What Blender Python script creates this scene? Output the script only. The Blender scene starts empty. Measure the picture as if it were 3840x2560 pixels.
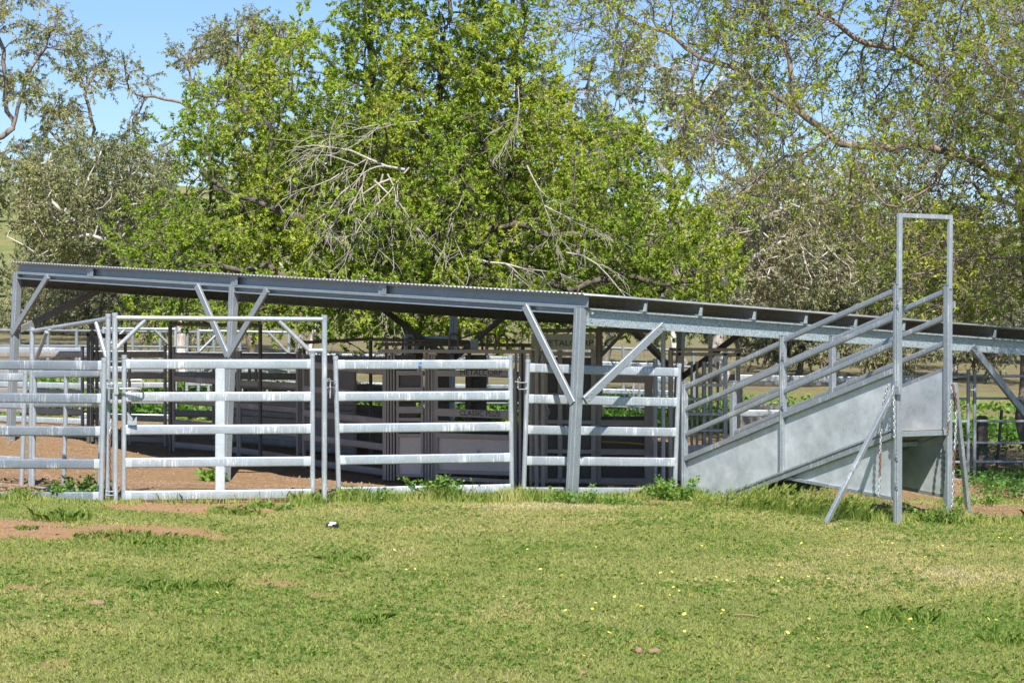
import bpy, math, random
import numpy as np
from mathutils import Vector, Matrix, kdtree

R = math.radians
random.seed(7)
rng = np.random.default_rng(11)
scn = bpy.context.scene
COL = scn.collection

# ------------------------------------------------------------------ camera, sky, sun, exposure
F = 9066.7            # focal length in photo pixels (85 mm on a 36 mm wide frame of 3840 px)
CAM_H, HORIZON = 2.1, 1240.0
cam_d = bpy.data.cameras.new("camera")
cam_d.lens = 85.0
cam_d.sensor_width = 36.0
cam_d.clip_start, cam_d.clip_end = 0.1, 4000
cam = bpy.data.objects.new("camera", cam_d)
COL.objects.link(cam)
cam.location = (0, 0, CAM_H)
cam.rotation_euler = (R(90) - math.atan((1280 - HORIZON) / F), 0, 0)
scn.camera = cam

SUN = Vector((0.10, -0.99, 1.22)).normalized()      # from the ground towards the sun
sun_el = math.asin(SUN.z)
sun_az = math.atan2(SUN.x, SUN.y)
W = bpy.data.worlds.new("World")
scn.world = W
W.use_nodes = True
wn, wl = W.node_tree.nodes, W.node_tree.links
sky = wn.new("ShaderNodeTexSky")
sky.sky_type = 'NISHITA'
sky.sun_disc = False
sky.sun_elevation = sun_el
sky.sun_rotation = sun_az
sky.air_density, sky.dust_density, sky.ozone_density = 1.0, 0.0, 1.5
bg = wn["Background"]
bg.inputs['Strength'].default_value = 0.05
deep = wn.new("ShaderNodeMix")            # clear dry spring air: a deeper blue than the model's default
deep.data_type, deep.blend_type = 'RGBA', 'MULTIPLY'
deep.inputs[0].default_value = 1.0
deep.inputs[7].default_value = (1.06, 1.27, 1.70, 1)
wl.new(sky.outputs[0], deep.inputs[6])
wl.new(deep.outputs[2], bg.inputs['Color'])
sd = bpy.data.lights.new("sun", 'SUN')
sd.energy = 5.0
sd.angle = R(0.53)
sd.color = (1.0, 0.96, 0.9)
sun = bpy.data.objects.new("sun", sd)
COL.objects.link(sun)
sun.rotation_euler = SUN.to_track_quat('Z', 'Y').to_euler()
scn.view_settings.view_transform = 'Standard'
scn.view_settings.look = 'None'
scn.view_settings.gamma = 1
scn.view_settings.exposure = 0.8
scn.cycles.max_bounces = 8
scn.cycles.transparent_max_bounces = 8

# ------------------------------------------------------------------ pixel geometry and terrain
def P(px, py, Y):
    return Vector(((px - 1920) / F * Y, Y, CAM_H - (py - HORIZON) / F * Y))

GX, GY, GK = -0.0266, 0.0222, -0.787

def vnoise(x, y, seed=0):
    x = np.asarray(x, float); y = np.asarray(y, float)
    xi = np.floor(x).astype(np.int64); yi = np.floor(y).astype(np.int64)
    fx = x - xi; fy = y - yi
    fx = fx * fx * (3 - 2 * fx); fy = fy * fy * (3 - 2 * fy)
    def h(a, b):
        n = (a * 374761393 + b * 668265263 + seed * 1274126177) & 0x7fffffff
        n = ((n ^ (n >> 13)) * 1274126177) & 0x7fffffff
        n = n ^ (n >> 16)
        return (n & 0xffff) / 65535.0
    return (h(xi, yi) * (1 - fx) + h(xi + 1, yi) * fx) * (1 - fy) + (h(xi, yi + 1) * (1 - fx) + h(xi + 1, yi + 1) * fx) * fy

def fbm(x, y, seed=0, o=4):
    a, s, t = 0.5, 0.0, 0.0
    for i in range(o):
        s = s + a * vnoise(np.asarray(x) * 2 ** i, np.asarray(y) * 2 ** i, seed + i); t += a; a *= 0.5
    return s / t

def sstep(a, b, x):
    t = np.clip((np.asarray(x, float) - a) / (b - a), 0, 1)
    return t * t * (3 - 2 * t)

def gz(x, y):
    x = np.asarray(x, float); y = np.asarray(y, float)
    xe = 40 * np.tanh(x / 40)
    z = GX * xe + GY * np.minimum(y, 460) + GK
    hill = sstep(110, 430, y) * (15.5 - 0.035 * x + 9 * (fbm(x / 120 + 3.3, y / 160, 5) - .5)) - 8 * sstep(430, 700, y)
    z = z + hill + 0.8 * sstep(70, 130, y) * (fbm(x / 25, y / 25, 9) - .5)
    z = z - 0.27 * sstep(32, 35.5, y) * (1 - sstep(39, 45, y)) * sstep(-9, -5, x) * (1 - sstep(3.5, 6.5, x))
    z = z + 0.05 * (fbm(x / 2.2, y / 2.2, 21) - .5) * (1 - 0.5 * sstep(40, 80, y))
    return z

def G(px, py):
    Y = np.arange(11, 130, 0.05)
    d = CAM_H - (py - HORIZON) / F * Y - gz((px - 1920) / F * Y, Y)
    i = int(np.argmax(d < 0)) if (d < 0).any() else len(Y) - 1
    return float(Y[i])

def gpt(x, y, dz=0.0):
    return Vector((x, y, float(gz(x, y)) + dz))

# front fence line (gate, panels): y as a function of x
FX = np.array([-14, -8.0, -4.77, -2.48, -2.26, 0.0, 0.18, 2.19, 3.2])
FY = np.array([30.6, 30.0, 29.75, 30.2, 30.8, 31.5, 31.65, 32.66, 33.2])
def fence_y(x):
    return np.interp(x, FX, FY)

def dirt_mask(x, y):
    x = np.asarray(x, float); y = np.asarray(y, float)
    n = fbm(x / 0.7, y / 0.7, 33) - .5
    n2 = fbm(x / 2.5, y / 2.5, 35) - .5
    yard = sstep(-0.25, 0.25, y - fence_y(x) + 0.7 * n) * (1 - sstep(44.5, 46.5, y + 2.5 * n2)) * (1 - sstep(8.5, 10, x + n))
    right = sstep(2.9, 3.5, x + n) * (1 - sstep(34.0, 34.6, y + n)) * (1 - sstep(31.4, 31.8, 63.5 - y - 0 * x))
    e1 = ((x + 5.9) / 2.35) ** 2 + ((y - 26.45) / 1.15) ** 2
    p1 = 1 - sstep(0.5, 1.25, e1 + 3.6 * n + .5 * n2)
    e2 = ((x + 3.85) / 1.25) ** 2 + ((y - 29.5) / 1.15) ** 2
    p2 = 1 - sstep(0.75, 1.25, e2 + 0.9 * n)
    e3 = ((x - 6.0) / 1.7) ** 2 + ((y - 31.6) / 0.85) ** 2
    p3 = (1 - sstep(0.6, 1.2, e3 + 1.6 * n))
    small = sstep(0.73, 0.80, fbm(x / 0.55 + 9, y / 0.8, 41)) * 0.8 * (1 - sstep(-1.0, 2.0, x - 0.4 * (y - 26)))
    return np.clip(np.maximum.reduce([yard, p1, p2, p3, small]), 0, 1)

# ------------------------------------------------------------------ materials
def newmat(name):
    m = bpy.data.materials.new(name)
    m.use_nodes = True
    nt = m.node_tree
    return m, nt, nt.nodes['Principled BSDF'], nt.nodes['Material Output']

def nd(nt, t, **kw):
    n = nt.nodes.new(t)
    for k, v in kw.items():
        setattr(n, k, v)
    return n

def ramp(nt, fac, stops):
    r = nd(nt, "ShaderNodeValToRGB")
    while len(r.color_ramp.elements) < len(stops):
        r.color_ramp.elements.new(0.5)
    for e, (p, c) in zip(r.color_ramp.elements, stops):
        e.position = p
        e.color = (*c, 1) if len(c) == 3 else c
    nt.links.new(fac, r.inputs[0])
    return r

def noise(nt, vec, scale, detail=4, rough=0.55):
    n = nd(nt, "ShaderNodeTexNoise")
    n.inputs['Scale'].default_value = scale
    n.inputs['Detail'].default_value = detail
    n.inputs['Roughness'].default_value = rough
    if vec is not None:
        nt.links.new(vec, n.inputs['Vector'])
    return n

def mapping(nt, scale, src='Object'):
    tc = nd(nt, "ShaderNodeTexCoord")
    mp = nd(nt, "ShaderNodeMapping")
    mp.inputs['Scale'].default_value = scale
    nt.links.new(tc.outputs[src], mp.inputs['Vector'])
    return mp.outputs[0]

def mixc(nt, fac, a, b, mode='MIX'):
    m = nd(nt, "ShaderNodeMix", data_type='RGBA', blend_type=mode)
    for sock, v in ((m.inputs[0], fac), (m.inputs[6], a), (m.inputs[7], b)):
        if isinstance(v, (int, float)):
            sock.default_value = v
        elif isinstance(v, tuple):
            sock.default_value = (*v, 1)
        else:
            nt.links.new(v, sock)
    return m.outputs[2]

def galv(name, base, streak=0.5, spangle=0.25, metallic=0.45, rough=0.42, grime=0.3, sp_scale=55, dirt=(0.30, 0.25, 0.2)):
    m, nt, b, out = newmat(name)
    L = nt.links
    geo = nd(nt, "ShaderNodeNewGeometry")
    oi = nd(nt, "ShaderNodeObjectInfo")
    # crystal spangle
    vor = nd(nt, "ShaderNodeTexVoronoi")
    vor.inputs['Scale'].default_value = sp_scale
    L.new(geo.outputs['Position'], vor.inputs['Vector'])
    sp = nd(nt, "ShaderNodeSeparateColor")
    L.new(vor.outputs['Color'], sp.inputs[0])
    d = tuple(c * (1 - spangle) for c in base); e = tuple(min(1, c * (1 + spangle)) for c in base)
    c0 = ramp(nt, sp.outputs[0], [(0, d), (1, e)]).outputs[0]
    # broad weathering
    n1 = noise(nt, geo.outputs['Position'], 2.3, 5, 0.65)
    c1 = mixc(nt, ramp(nt, n1.outputs[0], [(0.35, (grime,) * 3), (0.7, (0, 0, 0))]).outputs[0], c0, tuple(c * 0.72 for c in base))
    # white runs left by the zinc bath and rain (vertical)
    mp = nd(nt, "ShaderNodeMapping")
    mp.inputs['Scale'].default_value = (58, 58, 3.0)
    L.new(geo.outputs['Position'], mp.inputs['Vector'])
    n2 = noise(nt, mp.outputs[0], 1.0, 4, 0.65)
    n3 = noise(nt, geo.outputs['Position'], 2.7, 4, 0.6)
    ad = nd(nt, "ShaderNodeMath", operation='ADD'); L.new(n2.outputs[0], ad.inputs[0]); L.new(n3.outputs[0], ad.inputs[1])
    st = ramp(nt, ad.outputs[0], [(0.545, (0, 0, 0)), (0.625, (streak,) * 3)])
    dv = nd(nt, "ShaderNodeMath", operation='MULTIPLY'); dv.inputs[1].default_value = 0.5
    L.new(ad.outputs[0], dv.inputs[0]); L.new(dv.outputs[0], st.inputs[0])
    c2 = mixc(nt, st.outputs[0], c1, (0.82, 0.83, 0.83))
    # dust and dung spots
    n4 = noise(nt, geo.outputs['Position'], 11, 6, 0.7)
    c3 = mixc(nt, ramp(nt, n4.outputs[0], [(0.66, (0, 0, 0)), (0.78, (0.55, 0.55, 0.55))]).outputs[0], c2, dirt)
    L.new(c3, b.inputs['Base Color'])
    b.inputs['Metallic'].default_value = metallic
    rr = ramp(nt, n1.outputs[0], [(0.3, (rough - .08,) * 3), (0.7, (rough + .14,) * 3)])
    L.new(rr.outputs[0], b.inputs['Roughness'])
    bp = nd(nt, "ShaderNodeBump"); bp.inputs['Strength'].default_value = 0.12; bp.inputs['Distance'].default_value = 0.01
    L.new(n4.outputs[0], bp.inputs['Height']); L.new(bp.outputs[0], b.inputs['Normal'])
    return m

M = {}
M['rail'] = galv('galvanised_rail', (0.38, 0.425, 0.455), 0.8, 0.10, 0.40, 0.40, 0.35)
M['strap'] = galv('bright_zinc_strap', (0.56, 0.60, 0.62), 0.5, 0.08, 0.4, 0.36, 0.2)
M['tube'] = galv('galvanised_tube', (0.42, 0.455, 0.48), 0.5, 0.10, 0.45, 0.36, 0.35)
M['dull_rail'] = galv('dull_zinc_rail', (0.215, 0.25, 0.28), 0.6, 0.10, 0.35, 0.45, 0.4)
M['shade_toned_rail'] = galv('rail_shade_tone', (0.33, 0.30, 0.26), 0.25, 0.12, 0.35, 0.5, 0.6)  # rail zinc with roof shade and brown dirt bounce put into its base colour
M['steel'] = galv('galvanised_section', (0.27, 0.305, 0.32), 0.12, 0.15, 0.35, 0.42, 0.3, 90)
M['beam'] = galv('spangled_beam', (0.33, 0.385, 0.395), 0.04, 0.45, 0.30, 0.45, 0.12, 95)
M['sheet'] = galv('zinc_sheet', (0.40, 0.455, 0.49), 0.14, 0.05, 0.45, 0.36, 0.6, 30)
M['ramp_steel'] = galv('ramp_section', (0.33, 0.365, 0.385), 0.45, 0.12, 0.45, 0.38, 0.35)
M['purlin'] = galv('roof_steel', (0.20, 0.21, 0.21), 0.05, 0.3, 0.2, 0.55, 0.5)  # darker than the outer steel, adds to the shade under the roof
M['crush'] = galv('crush_steel', (0.41, 0.37, 0.315), 0.12, 0.12, 0.2, 0.55, 0.7, 60, (0.25, 0.17, 0.12))
M['crush_sheet'] = galv('crush_sheet', (0.60, 0.55, 0.48), 0.12, 0.06, 0.2, 0.5, 0.6, 40, (0.3, 0.22, 0.16))
M['dark_steel'] = galv('dark_steel', (0.12, 0.108, 0.09), 0.1, 0.2, 0.3, 0.5, 0.5)  # brown cast holds the warm light bounced off sunlit yard dirt
def sheet_mat():
    m, nt, b, out = newmat('zinc_sheet_painted_sheen')
    L = nt.links
    pos = nd(nt, "ShaderNodeNewGeometry").outputs['Position']
    n1 = noise(nt, pos, 2.6, 4, 0.6); n2 = noise(nt, pos, 9, 5, 0.7)
    mp = nd(nt, "ShaderNodeMapping"); mp.inputs['Scale'].default_value = (30, 30, 1.5); L.new(pos, mp.inputs['Vector'])
    n3 = noise(nt, mp.outputs[0], 1, 3, .6)
    c = ramp(nt, n1.outputs[0], [(0.34, (0.46, 0.50, 0.515)), (0.5, (0.56, 0.60, 0.61)), (0.66, (0.68, 0.71, 0.715))]).outputs[0]  # cloudy light and dark tones stand in for reflections on the sheet
    c = mixc(nt, ramp(nt, n2.outputs[0], [(0.3, (0.28,) * 3), (0.6, (0, 0, 0))]).outputs[0], c, (0.25, 0.27, 0.28))
    c = mixc(nt, ramp(nt, n3.outputs[0], [(0.62, (0, 0, 0)), (0.72, (0.35,) * 3)]).outputs[0], c, (0.75, 0.76, 0.77))
    n4 = noise(nt, pos, 14, 6, .75)
    c = mixc(nt, ramp(nt, n4.outputs[0], [(0.70, (0, 0, 0)), (0.76, (0.7,) * 3)]).outputs[0], c, (0.33, 0.24, 0.16))
    L.new(c, b.inputs['Base Color']); b.inputs['Metallic'].default_value = 0.35
    L.new(ramp(nt, n1.outputs[0], [(0.35, (0.24,) * 3), (0.65, (0.5,) * 3)]).outputs[0], b.inputs['Roughness'])
    bp = nd(nt, "ShaderNodeBump"); bp.inputs['Strength'].default_value = 0.25; bp.inputs['Distance'].default_value = 0.03
    L.new(n1.outputs[0], bp.inputs['Height']); L.new(bp.outputs[0], b.inputs['Normal'])
    return m
M['sheet'] = sheet_mat()
M['roof'] = galv('roof_iron', (0.52, 0.54, 0.55), 0.1, 0.1, 0.6, 0.35, 0.4)

def simple(name, col, rough=0.7, var=0.25, scale=18, metallic=0.0, bump=0.3):
    m, nt, b, out = newmat(name)
    geo = nd(nt, "ShaderNodeNewGeometry")
    n = noise(nt, geo.outputs['Position'], scale, 5, 0.65)
    c = ramp(nt, n.outputs[0], [(0.3, tuple(x * (1 - var) for x in col)), (0.7, tuple(min(1, x * (1 + var)) for x in col))])
    nt.links.new(c.outputs[0], b.inputs['Base Color'])
    b.inputs['Roughness'].default_value = rough
    b.inputs['Metallic'].default_value = metallic
    bp = nd(nt, "ShaderNodeBump"); bp.inputs['Strength'].default_value = bump; bp.inputs['Distance'].default_value = 0.02
    nt.links.new(n.outputs[0], bp.inputs['Height']); nt.links.new(bp.outputs[0], b.inputs['Normal'])
    return m

M['rust'] = simple('rusty_chain', (0.19, 0.085, 0.05), 0.85, 0.4, 60)
M['chain'] = simple('zinc_chain', (0.50, 0.50, 0.49), 0.45, 0.3, 50, 0.6)
M['ink'] = simple('black_lettering', (0.035, 0.04, 0.05), 0.7, 0.3, 30)
M['board'] = simple('sign_paint', (0.42, 0.45, 0.34), 0.6, 0.15, 12)
M['timber'] = simple('weathered_timber', (0.12, 0.10, 0.085), 0.9, 0.45, 14, 0, 0.8)
M['black'] = simple('black_plastic', (0.02, 0.02, 0.022), 0.4, 0.2)
M['white'] = simple('white_paper', (0.8, 0.8, 0.8), 0.7, 0.05)
M['blue'] = simple('blue_sticker', (0.03, 0.2, 0.6), 0.5, 0.1)
M['dung'] = simple('dry_clod', (0.25, 0.16, 0.10), 0.95, 0.35, 25, 0, 0.8)
M['petal'] = simple('yellow_petal', (0.80, 0.68, 0.12), 0.6, 0.1)
M['hose'] = simple('yellow_hose', (0.5, 0.28, 0.02), 0.5, 0.1)
M['dead'] = simple('dead_wood', (0.40, 0.35, 0.30), 0.9, 0.3, 9)

def bark(name, a, b_, scale=(5, 5, 1.2), th=(0.35, 0.65)):
    m, nt, b, out = newmat(name)
    geo = nd(nt, "ShaderNodeNewGeometry")
    mp = nd(nt, "ShaderNodeMapping"); mp.inputs['Scale'].default_value = scale
    nt.links.new(geo.outputs['Position'], mp.inputs['Vector'])
    n = noise(nt, mp.outputs[0], 1.6, 7, 0.7)
    c = ramp(nt, n.outputs[0], [(th[0], a), (th[1], b_)])
    nt.links.new(c.outputs[0], b.inputs['Base Color'])
    b.inputs['Roughness'].default_value = 0.9
    bp = nd(nt, "ShaderNodeBump"); bp.inputs['Strength'].default_value = 0.8; bp.inputs['Distance'].default_value = 0.05
    nt.links.new(n.outputs[0], bp.inputs['Height']); nt.links.new(bp.outputs[0], b.inputs['Normal'])
    return m

M['bark_dark'] = bark('dark_bark', (0.035, 0.028, 0.022), (0.17, 0.135, 0.105))
M['bark_brown'] = bark('brown_bark', (0.10, 0.075, 0.055), (0.34, 0.26, 0.20))
M['bark_gum'] = bark('pale_gum_bark', (0.16, 0.11, 0.085), (0.62, 0.56, 0.50), (2, 2, 0.6), (0.3, 0.55))
M['bark_grey'] = bark('grey_gum_bark', (0.09, 0.075, 0.065), (0.34, 0.29, 0.25), (3, 3, 0.8))

def leafmat(name, stops, trans=0.35, rough=0.5, spec=0.35):
    m, nt, b, out = newmat(name)
    at = nd(nt, "ShaderNodeAttribute", attribute_name='var')
    c = ramp(nt, at.outputs['Fac'], stops)
    nt.links.new(c.outputs[0], b.inputs['Base Color'])
    b.inputs['Roughness'].default_value = rough
    b.inputs['Specular IOR Level'].default_value = spec
    tr = nd(nt, "ShaderNodeBsdfTranslucent")
    hs = nd(nt, "ShaderNodeHueSaturation"); hs.inputs['Value'].default_value = 1.35; hs.inputs['Saturation'].default_value = 1.1
    nt.links.new(c.outputs[0], hs.inputs['Color']); nt.links.new(hs.outputs[0], tr.inputs['Color'])
    mx = nd(nt, "ShaderNodeMixShader"); mx.inputs[0].default_value = trans
    nt.links.new(b.outputs[0], mx.inputs[1]); nt.links.new(tr.outputs[0], mx.inputs[2])
    nt.links.new(mx.outputs[0], out.inputs['Surface'])
    return m

M['leaf_ash'] = leafmat('fresh_ash_leaf', [(0, (0.111, 0.183, 0.022)), (0.35, (0.242, 0.352, 0.038)), (0.7, (0.403, 0.474, 0.061)), (1, (0.646, 0.505, 0.061))], 0.4)
M['leaf_young'] = leafmat('young_yellow_leaf', [(0, (0.122, 0.198, 0.026)), (0.4, (0.259, 0.344, 0.039)), (0.75, (0.395, 0.410, 0.052)), (1, (0.463, 0.357, 0.078))], 0.4)
M['leaf_gum'] = leafmat('olive_gum_leaf', [(0, (0.095, 0.127, 0.044)), (0.5, (0.237, 0.265, 0.093)), (0.85, (0.360, 0.334, 0.113)), (1, (0.416, 0.294, 0.113))], 0.22, 0.5, 0.5)
M['leaf_grey'] = leafmat('grey_gum_leaf', [(0, (0.116, 0.144, 0.066)), (0.5, (0.270, 0.281, 0.130)), (1, (0.426, 0.339, 0.174))], 0.2, 0.5, 0.5)
M['leaf_weed'] = leafmat('weed_leaf', [(0, (0.062, 0.150, 0.025)), (0.5, (0.125, 0.250, 0.037)), (1, (0.250, 0.350, 0.075))], 0.35)
M['grass'] = leafmat('grass_blade', [(0, (0.123, 0.218, 0.043)), (0.35, (0.262, 0.364, 0.075)), (0.65, (0.507, 0.500, 0.171)), (0.85, (0.751, 0.597, 0.341)), (1, (0.800, 0.775, 0.533))], 0.48, 0.6, 0.2)

# ground: one sheet, the soil and cover follow attributes baked from the layout
def ground_mat():
    m, nt, b, out = newmat('ground_cover')
    L = nt.links
    geo = nd(nt, "ShaderNodeNewGeometry")
    pos = geo.outputs['Position']
    def attr(n):
        return nd(nt, "ShaderNodeAttribute", attribute_name=n).outputs['Fac']
    n1 = noise(nt, pos, 1.3, 6, 0.65); n2 = noise(nt, pos, 9, 6, 0.7); n3 = noise(nt, pos, 45, 4, 0.7)
    soil = ramp(nt, n2.outputs[0], [(0.25, (0.20, 0.125, 0.08)), (0.5, (0.37, 0.235, 0.12)), (0.75, (0.51, 0.34, 0.18))]).outputs[0]
    soil = mixc(nt, ramp(nt, n3.outputs[0], [(0.62, (0, 0, 0)), (0.72, (0.7, 0.7, 0.7))]).outputs[0], soil, (0.10, 0.06, 0.04))
    redsoil = mixc(nt, attr('red'), soil, mixc(nt, n2.outputs[0], (0.38, 0.20, 0.10), (0.58, 0.345, 0.19)))
    lawn = ramp(nt, n2.outputs[0], [(0.25, (0.16, 0.18, 0.055)), (0.5, (0.25, 0.26, 0.085)), (0.75, (0.36, 0.32, 0.15))]).outputs[0]
    nf = noise(nt, pos, 0.22, 6, 0.65); 
    dry = ramp(nt, n1.outputs[0], [(0.3, (0.17, 0.145, 0.075)), (0.7, (0.29, 0.25, 0.13))]).outputs[0]
    green = ramp(nt, nf.outputs[0], [(0.3, (0.13, 0.17, 0.05)), (0.5, (0.20, 0.215, 0.075)), (0.7, (0.31, 0.25, 0.115))]).outputs[0]
    c = mixc(nt, attr('dry'), lawn, dry)
    c = mixc(nt, attr('hill'), c, green)
    yel = ramp(nt, noise(nt, pos, 5.0, 3, 0.8).outputs[0], [(0.54, (0, 0, 0)), (0.60, (1, 1, 1))]).outputs[0]
    ym = nd(nt, "ShaderNodeMath", operation='MULTIPLY'); L.new(yel, ym.inputs[0]); L.new(attr('flower'), ym.inputs[1])
    c = mixc(nt, ym.outputs[0], c, (0.62, 0.52, 0.03))
    c = mixc(nt, attr('dirt'), c, redsoil)
    L.new(c, b.inputs['Base Color'])
    b.inputs['Roughness'].default_value = 0.95
    b.inputs['Specular IOR Level'].default_value = 0.15
    ad = nd(nt, "ShaderNodeMath", operation='ADD'); L.new(n2.outputs[0], ad.inputs[0]); L.new(n3.outputs[0], ad.inputs[1])
    bp = nd(nt, "ShaderNodeBump"); bp.inputs['Strength'].default_value = 1.0; bp.inputs['Distance'].default_value = 0.05
    L.new(ad.outputs[0], bp.inputs['Height']); L.new(bp.outputs[0], b.inputs['Normal'])
    return m
M['ground'] = ground_mat()


# ------------------------------------------------------------------ object helpers
def tag(o, label=None, cat=None, group=None, kind=None):
    if label: o['label'] = label
    if cat: o['category'] = cat
    if group: o['group'] = group
    if kind: o['kind'] = kind
    return o

def thing(name, label, cat, loc, group=None):
    o = bpy.data.objects.new(name, None)
    o.empty_display_size = 0.3
    COL.objects.link(o)
    o.location = loc
    return tag(o, label, cat, group)

def wloc(o):
    v = Vector((0, 0, 0))
    while o is not None:
        v += o.location; o = o.parent
    return v

class MB:
    """collects world-space shapes for ONE mesh object"""
    def __init__(s):
        s.v, s.f, s.sm = [], [], []
    def add(s, vs, fs, smooth=False):
        n = len(s.v)
        s.v += [tuple(v) for v in vs]
        s.f += [tuple(i + n for i in f) for f in fs]
        s.sm += [smooth] * len(fs)
    def sweep(s, p, q, prof, up, smooth=True):
        p, q = Vector(p), Vector(q)
        d = (q - p).normalized()
        up = Vector(up)
        side = d.cross(up)
        if side.length < 1e-4:
            side = d.cross(Vector((1, 0, 0)))
        side.normalize()
        u = side.cross(d).normalized()
        n = len(prof)
        a = [p + side * x + u * y for x, y in prof]
        b = [q + side * x + u * y for x, y in prof]
        s.add(a + b, [(i, (i + 1) % n, n + (i + 1) % n, n + i) for i in range(n)], smooth)
        s.add(a, [tuple(reversed(range(n)))]); s.add(b, [tuple(range(n))])
    def tube(s, p, q, r, n=14, up=(0.3, 0.7, 0.2)):
        s.sweep(p, q, [(r * math.cos(2 * math.pi * i / n), r * math.sin(2 * math.pi * i / n)) for i in range(n)], up)
    def box(s, p, q, w, h, up=(0, 0, 1), r=0.004):
        a, b = w / 2, h / 2
        prof = [(-a + r, -b), (a - r, -b), (a, -b + r), (a, b - r), (a - r, b), (-a + r, b), (-a, b - r), (-a, -b + r)]
        s.sweep(p, q, prof, up, False)
    def rail(s, p, q, w, h, up=(0, 0, 1), r=None, k=4):
        r = r or min(w, h) * 0.42
        prof = []
        for cx, cy, a0 in ((w / 2 - r, h / 2 - r, 0), (-w / 2 + r, h / 2 - r, 90), (-w / 2 + r, -h / 2 + r, 180), (w / 2 - r, -h / 2 + r, 270)):
            for i in range(k + 1):
                a = R(a0 + 90 * i / k)
                prof.append((cx + r * math.cos(a), cy + r * math.sin(a)))
        s.sweep(p, q, prof, up, True)
    def chan(s, p, q, w, h, up, lip=0.02, t=0.006, flip=1):
        """lipped C section, web on the -side*flip side"""
        a, b = w / 2 * flip, h / 2
        o = [(-a, -b), (a, -b), (a, -b + lip), (a - t * flip, -b + lip), (a - t * flip, -b + t), (-a + t * flip, -b + t), (-a + t * flip, b - t),
             (a - t * flip, b - t), (a - t * flip, b - lip), (a, b - lip), (a, b), (-a, b)]
        p, q = Vector(p), Vector(q)
        d = (q - p).normalized(); side = d.cross(Vector(up)).normalized(); u = side.cross(d)
        n = len(o)
        A = [p + side * x + u * y for x, y in o]; B = [q + side * x + u * y for x, y in o]
        fs = [(i, (i + 1) % n, n + (i + 1) % n, n + i) for i in range(n)]
        quads = [(0, 1, 2, 3, 4, 5), (0, 5, 6, 11), (6, 7, 8, 9, 10, 11)]
        fs += [tuple(reversed(x)) for x in quads] + [tuple(i + n for i in x) for x in quads]
        s.add(A + B, fs)
    def quad(s, a, b, c, d, t=0.004):
        a, b, c, d = map(Vector, (a, b, c, d))
        n = (b - a).cross(d - a).normalized() * t / 2
        s.add([a + n, b + n, c + n, d + n, a - n, b - n, c - n, d - n],
              [(0, 1, 2, 3), (7, 6, 5, 4), (0, 4, 5, 1), (1, 5, 6, 2), (2, 6, 7, 3), (3, 7, 4, 0)])
    def poly(s, pts, t=0.004):
        pts = [Vector(p) for p in pts]
        n = (pts[1] - pts[0]).cross(pts[2] - pts[0]).normalized() * t / 2
        k = len(pts)
        s.add([p + n for p in pts] + [p - n for p in pts], [tuple(range(k)), tuple(range(2 * k - 1, k - 1, -1))] +
              [(i, k + i, k + (i + 1) % k, (i + 1) % k) for i in range(k)])
    def path(s, pts, r, n=8):
        pts = [Vector(p) for p in pts]
        rings = []
        for i, p in enumerate(pts):
            d = (pts[min(i + 1, len(pts) - 1)] - pts[max(i - 1, 0)]).normalized()
            side = d.cross(Vector((0.31, 0.2, 0.93)))
            if side.length < .05: side = d.cross(Vector((1, 0, 0)))
            side.normalize(); u = side.cross(d)
            rr = r[i] if isinstance(r, (list, tuple)) else r
            rings += [p + (side * math.cos(2 * math.pi * k / n) + u * math.sin(2 * math.pi * k / n)) * rr for k in range(n)]
        fs = []
        for i in range(len(pts) - 1):
            for k in range(n):
                fs.append((i * n + k, i * n + (k + 1) % n, (i + 1) * n + (k + 1) % n, (i + 1) * n + k))
        s.add(rings, fs, True)
        s.add(rings[:n], [tuple(reversed(range(n)))]); s.add(rings[-n:], [tuple(range(n))])
    def cyl(s, p, q, r, n=12):
        s.tube(p, q, r, n)
    def build(s, name, mat, parent=None, loc=None):
        off = wloc(parent) if parent is not None else Vector(loc if loc is not None else (0, 0, 0))
        me = bpy.data.meshes.new(name)
        me.from_pydata([(x - off.x, y - off.y, z - off.z) for x, y, z in s.v], [], s.f)
        me.polygons.foreach_set('use_smooth', s.sm)
        me.materials.append(M[mat] if isinstance(mat, str) else mat)
        me.update()
        o = bpy.data.objects.new(name, me)
        COL.objects.link(o)
        if parent is not None:
            o.parent = parent
        else:
            o.location = off
        return o

def mesh_np(name, V, faces, mat, parent=None, var=None, smooth=False, loc=None, attrs=None):
    off = wloc(parent) if parent is not None else Vector(loc if loc is not None else (0, 0, 0))
    V = np.asarray(V, np.float32) - np.array(off, np.float32)
    k = faces.shape[1]
    me = bpy.data.meshes.new(name)
    me.vertices.add(len(V)); me.vertices.foreach_set('co', V.ravel())
    me.loops.add(faces.size); me.loops.foreach_set('vertex_index', faces.astype(np.int32).ravel())
    me.polygons.add(len(faces))
    me.polygons.foreach_set('loop_start', np.arange(0, faces.size, k, dtype=np.int32))
    if smooth:
        me.polygons.foreach_set('use_smooth', np.ones(len(faces), bool))
    me.update(calc_edges=True)
    if var is not None:
        a = me.attributes.new('var', 'FLOAT', 'FACE'); a.data.foreach_set('value', np.asarray(var, np.float32))
    for n, arr in (attrs or {}).items():
        a = me.attributes.new(n, 'FLOAT', 'POINT'); a.data.foreach_set('value', np.asarray(arr, np.float32))
    me.materials.append(M[mat])
    o = bpy.data.objects.new(name, me)
    COL.objects.link(o)
    if parent is not None: o.parent = parent
    else: o.location = off
    return o

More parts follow.
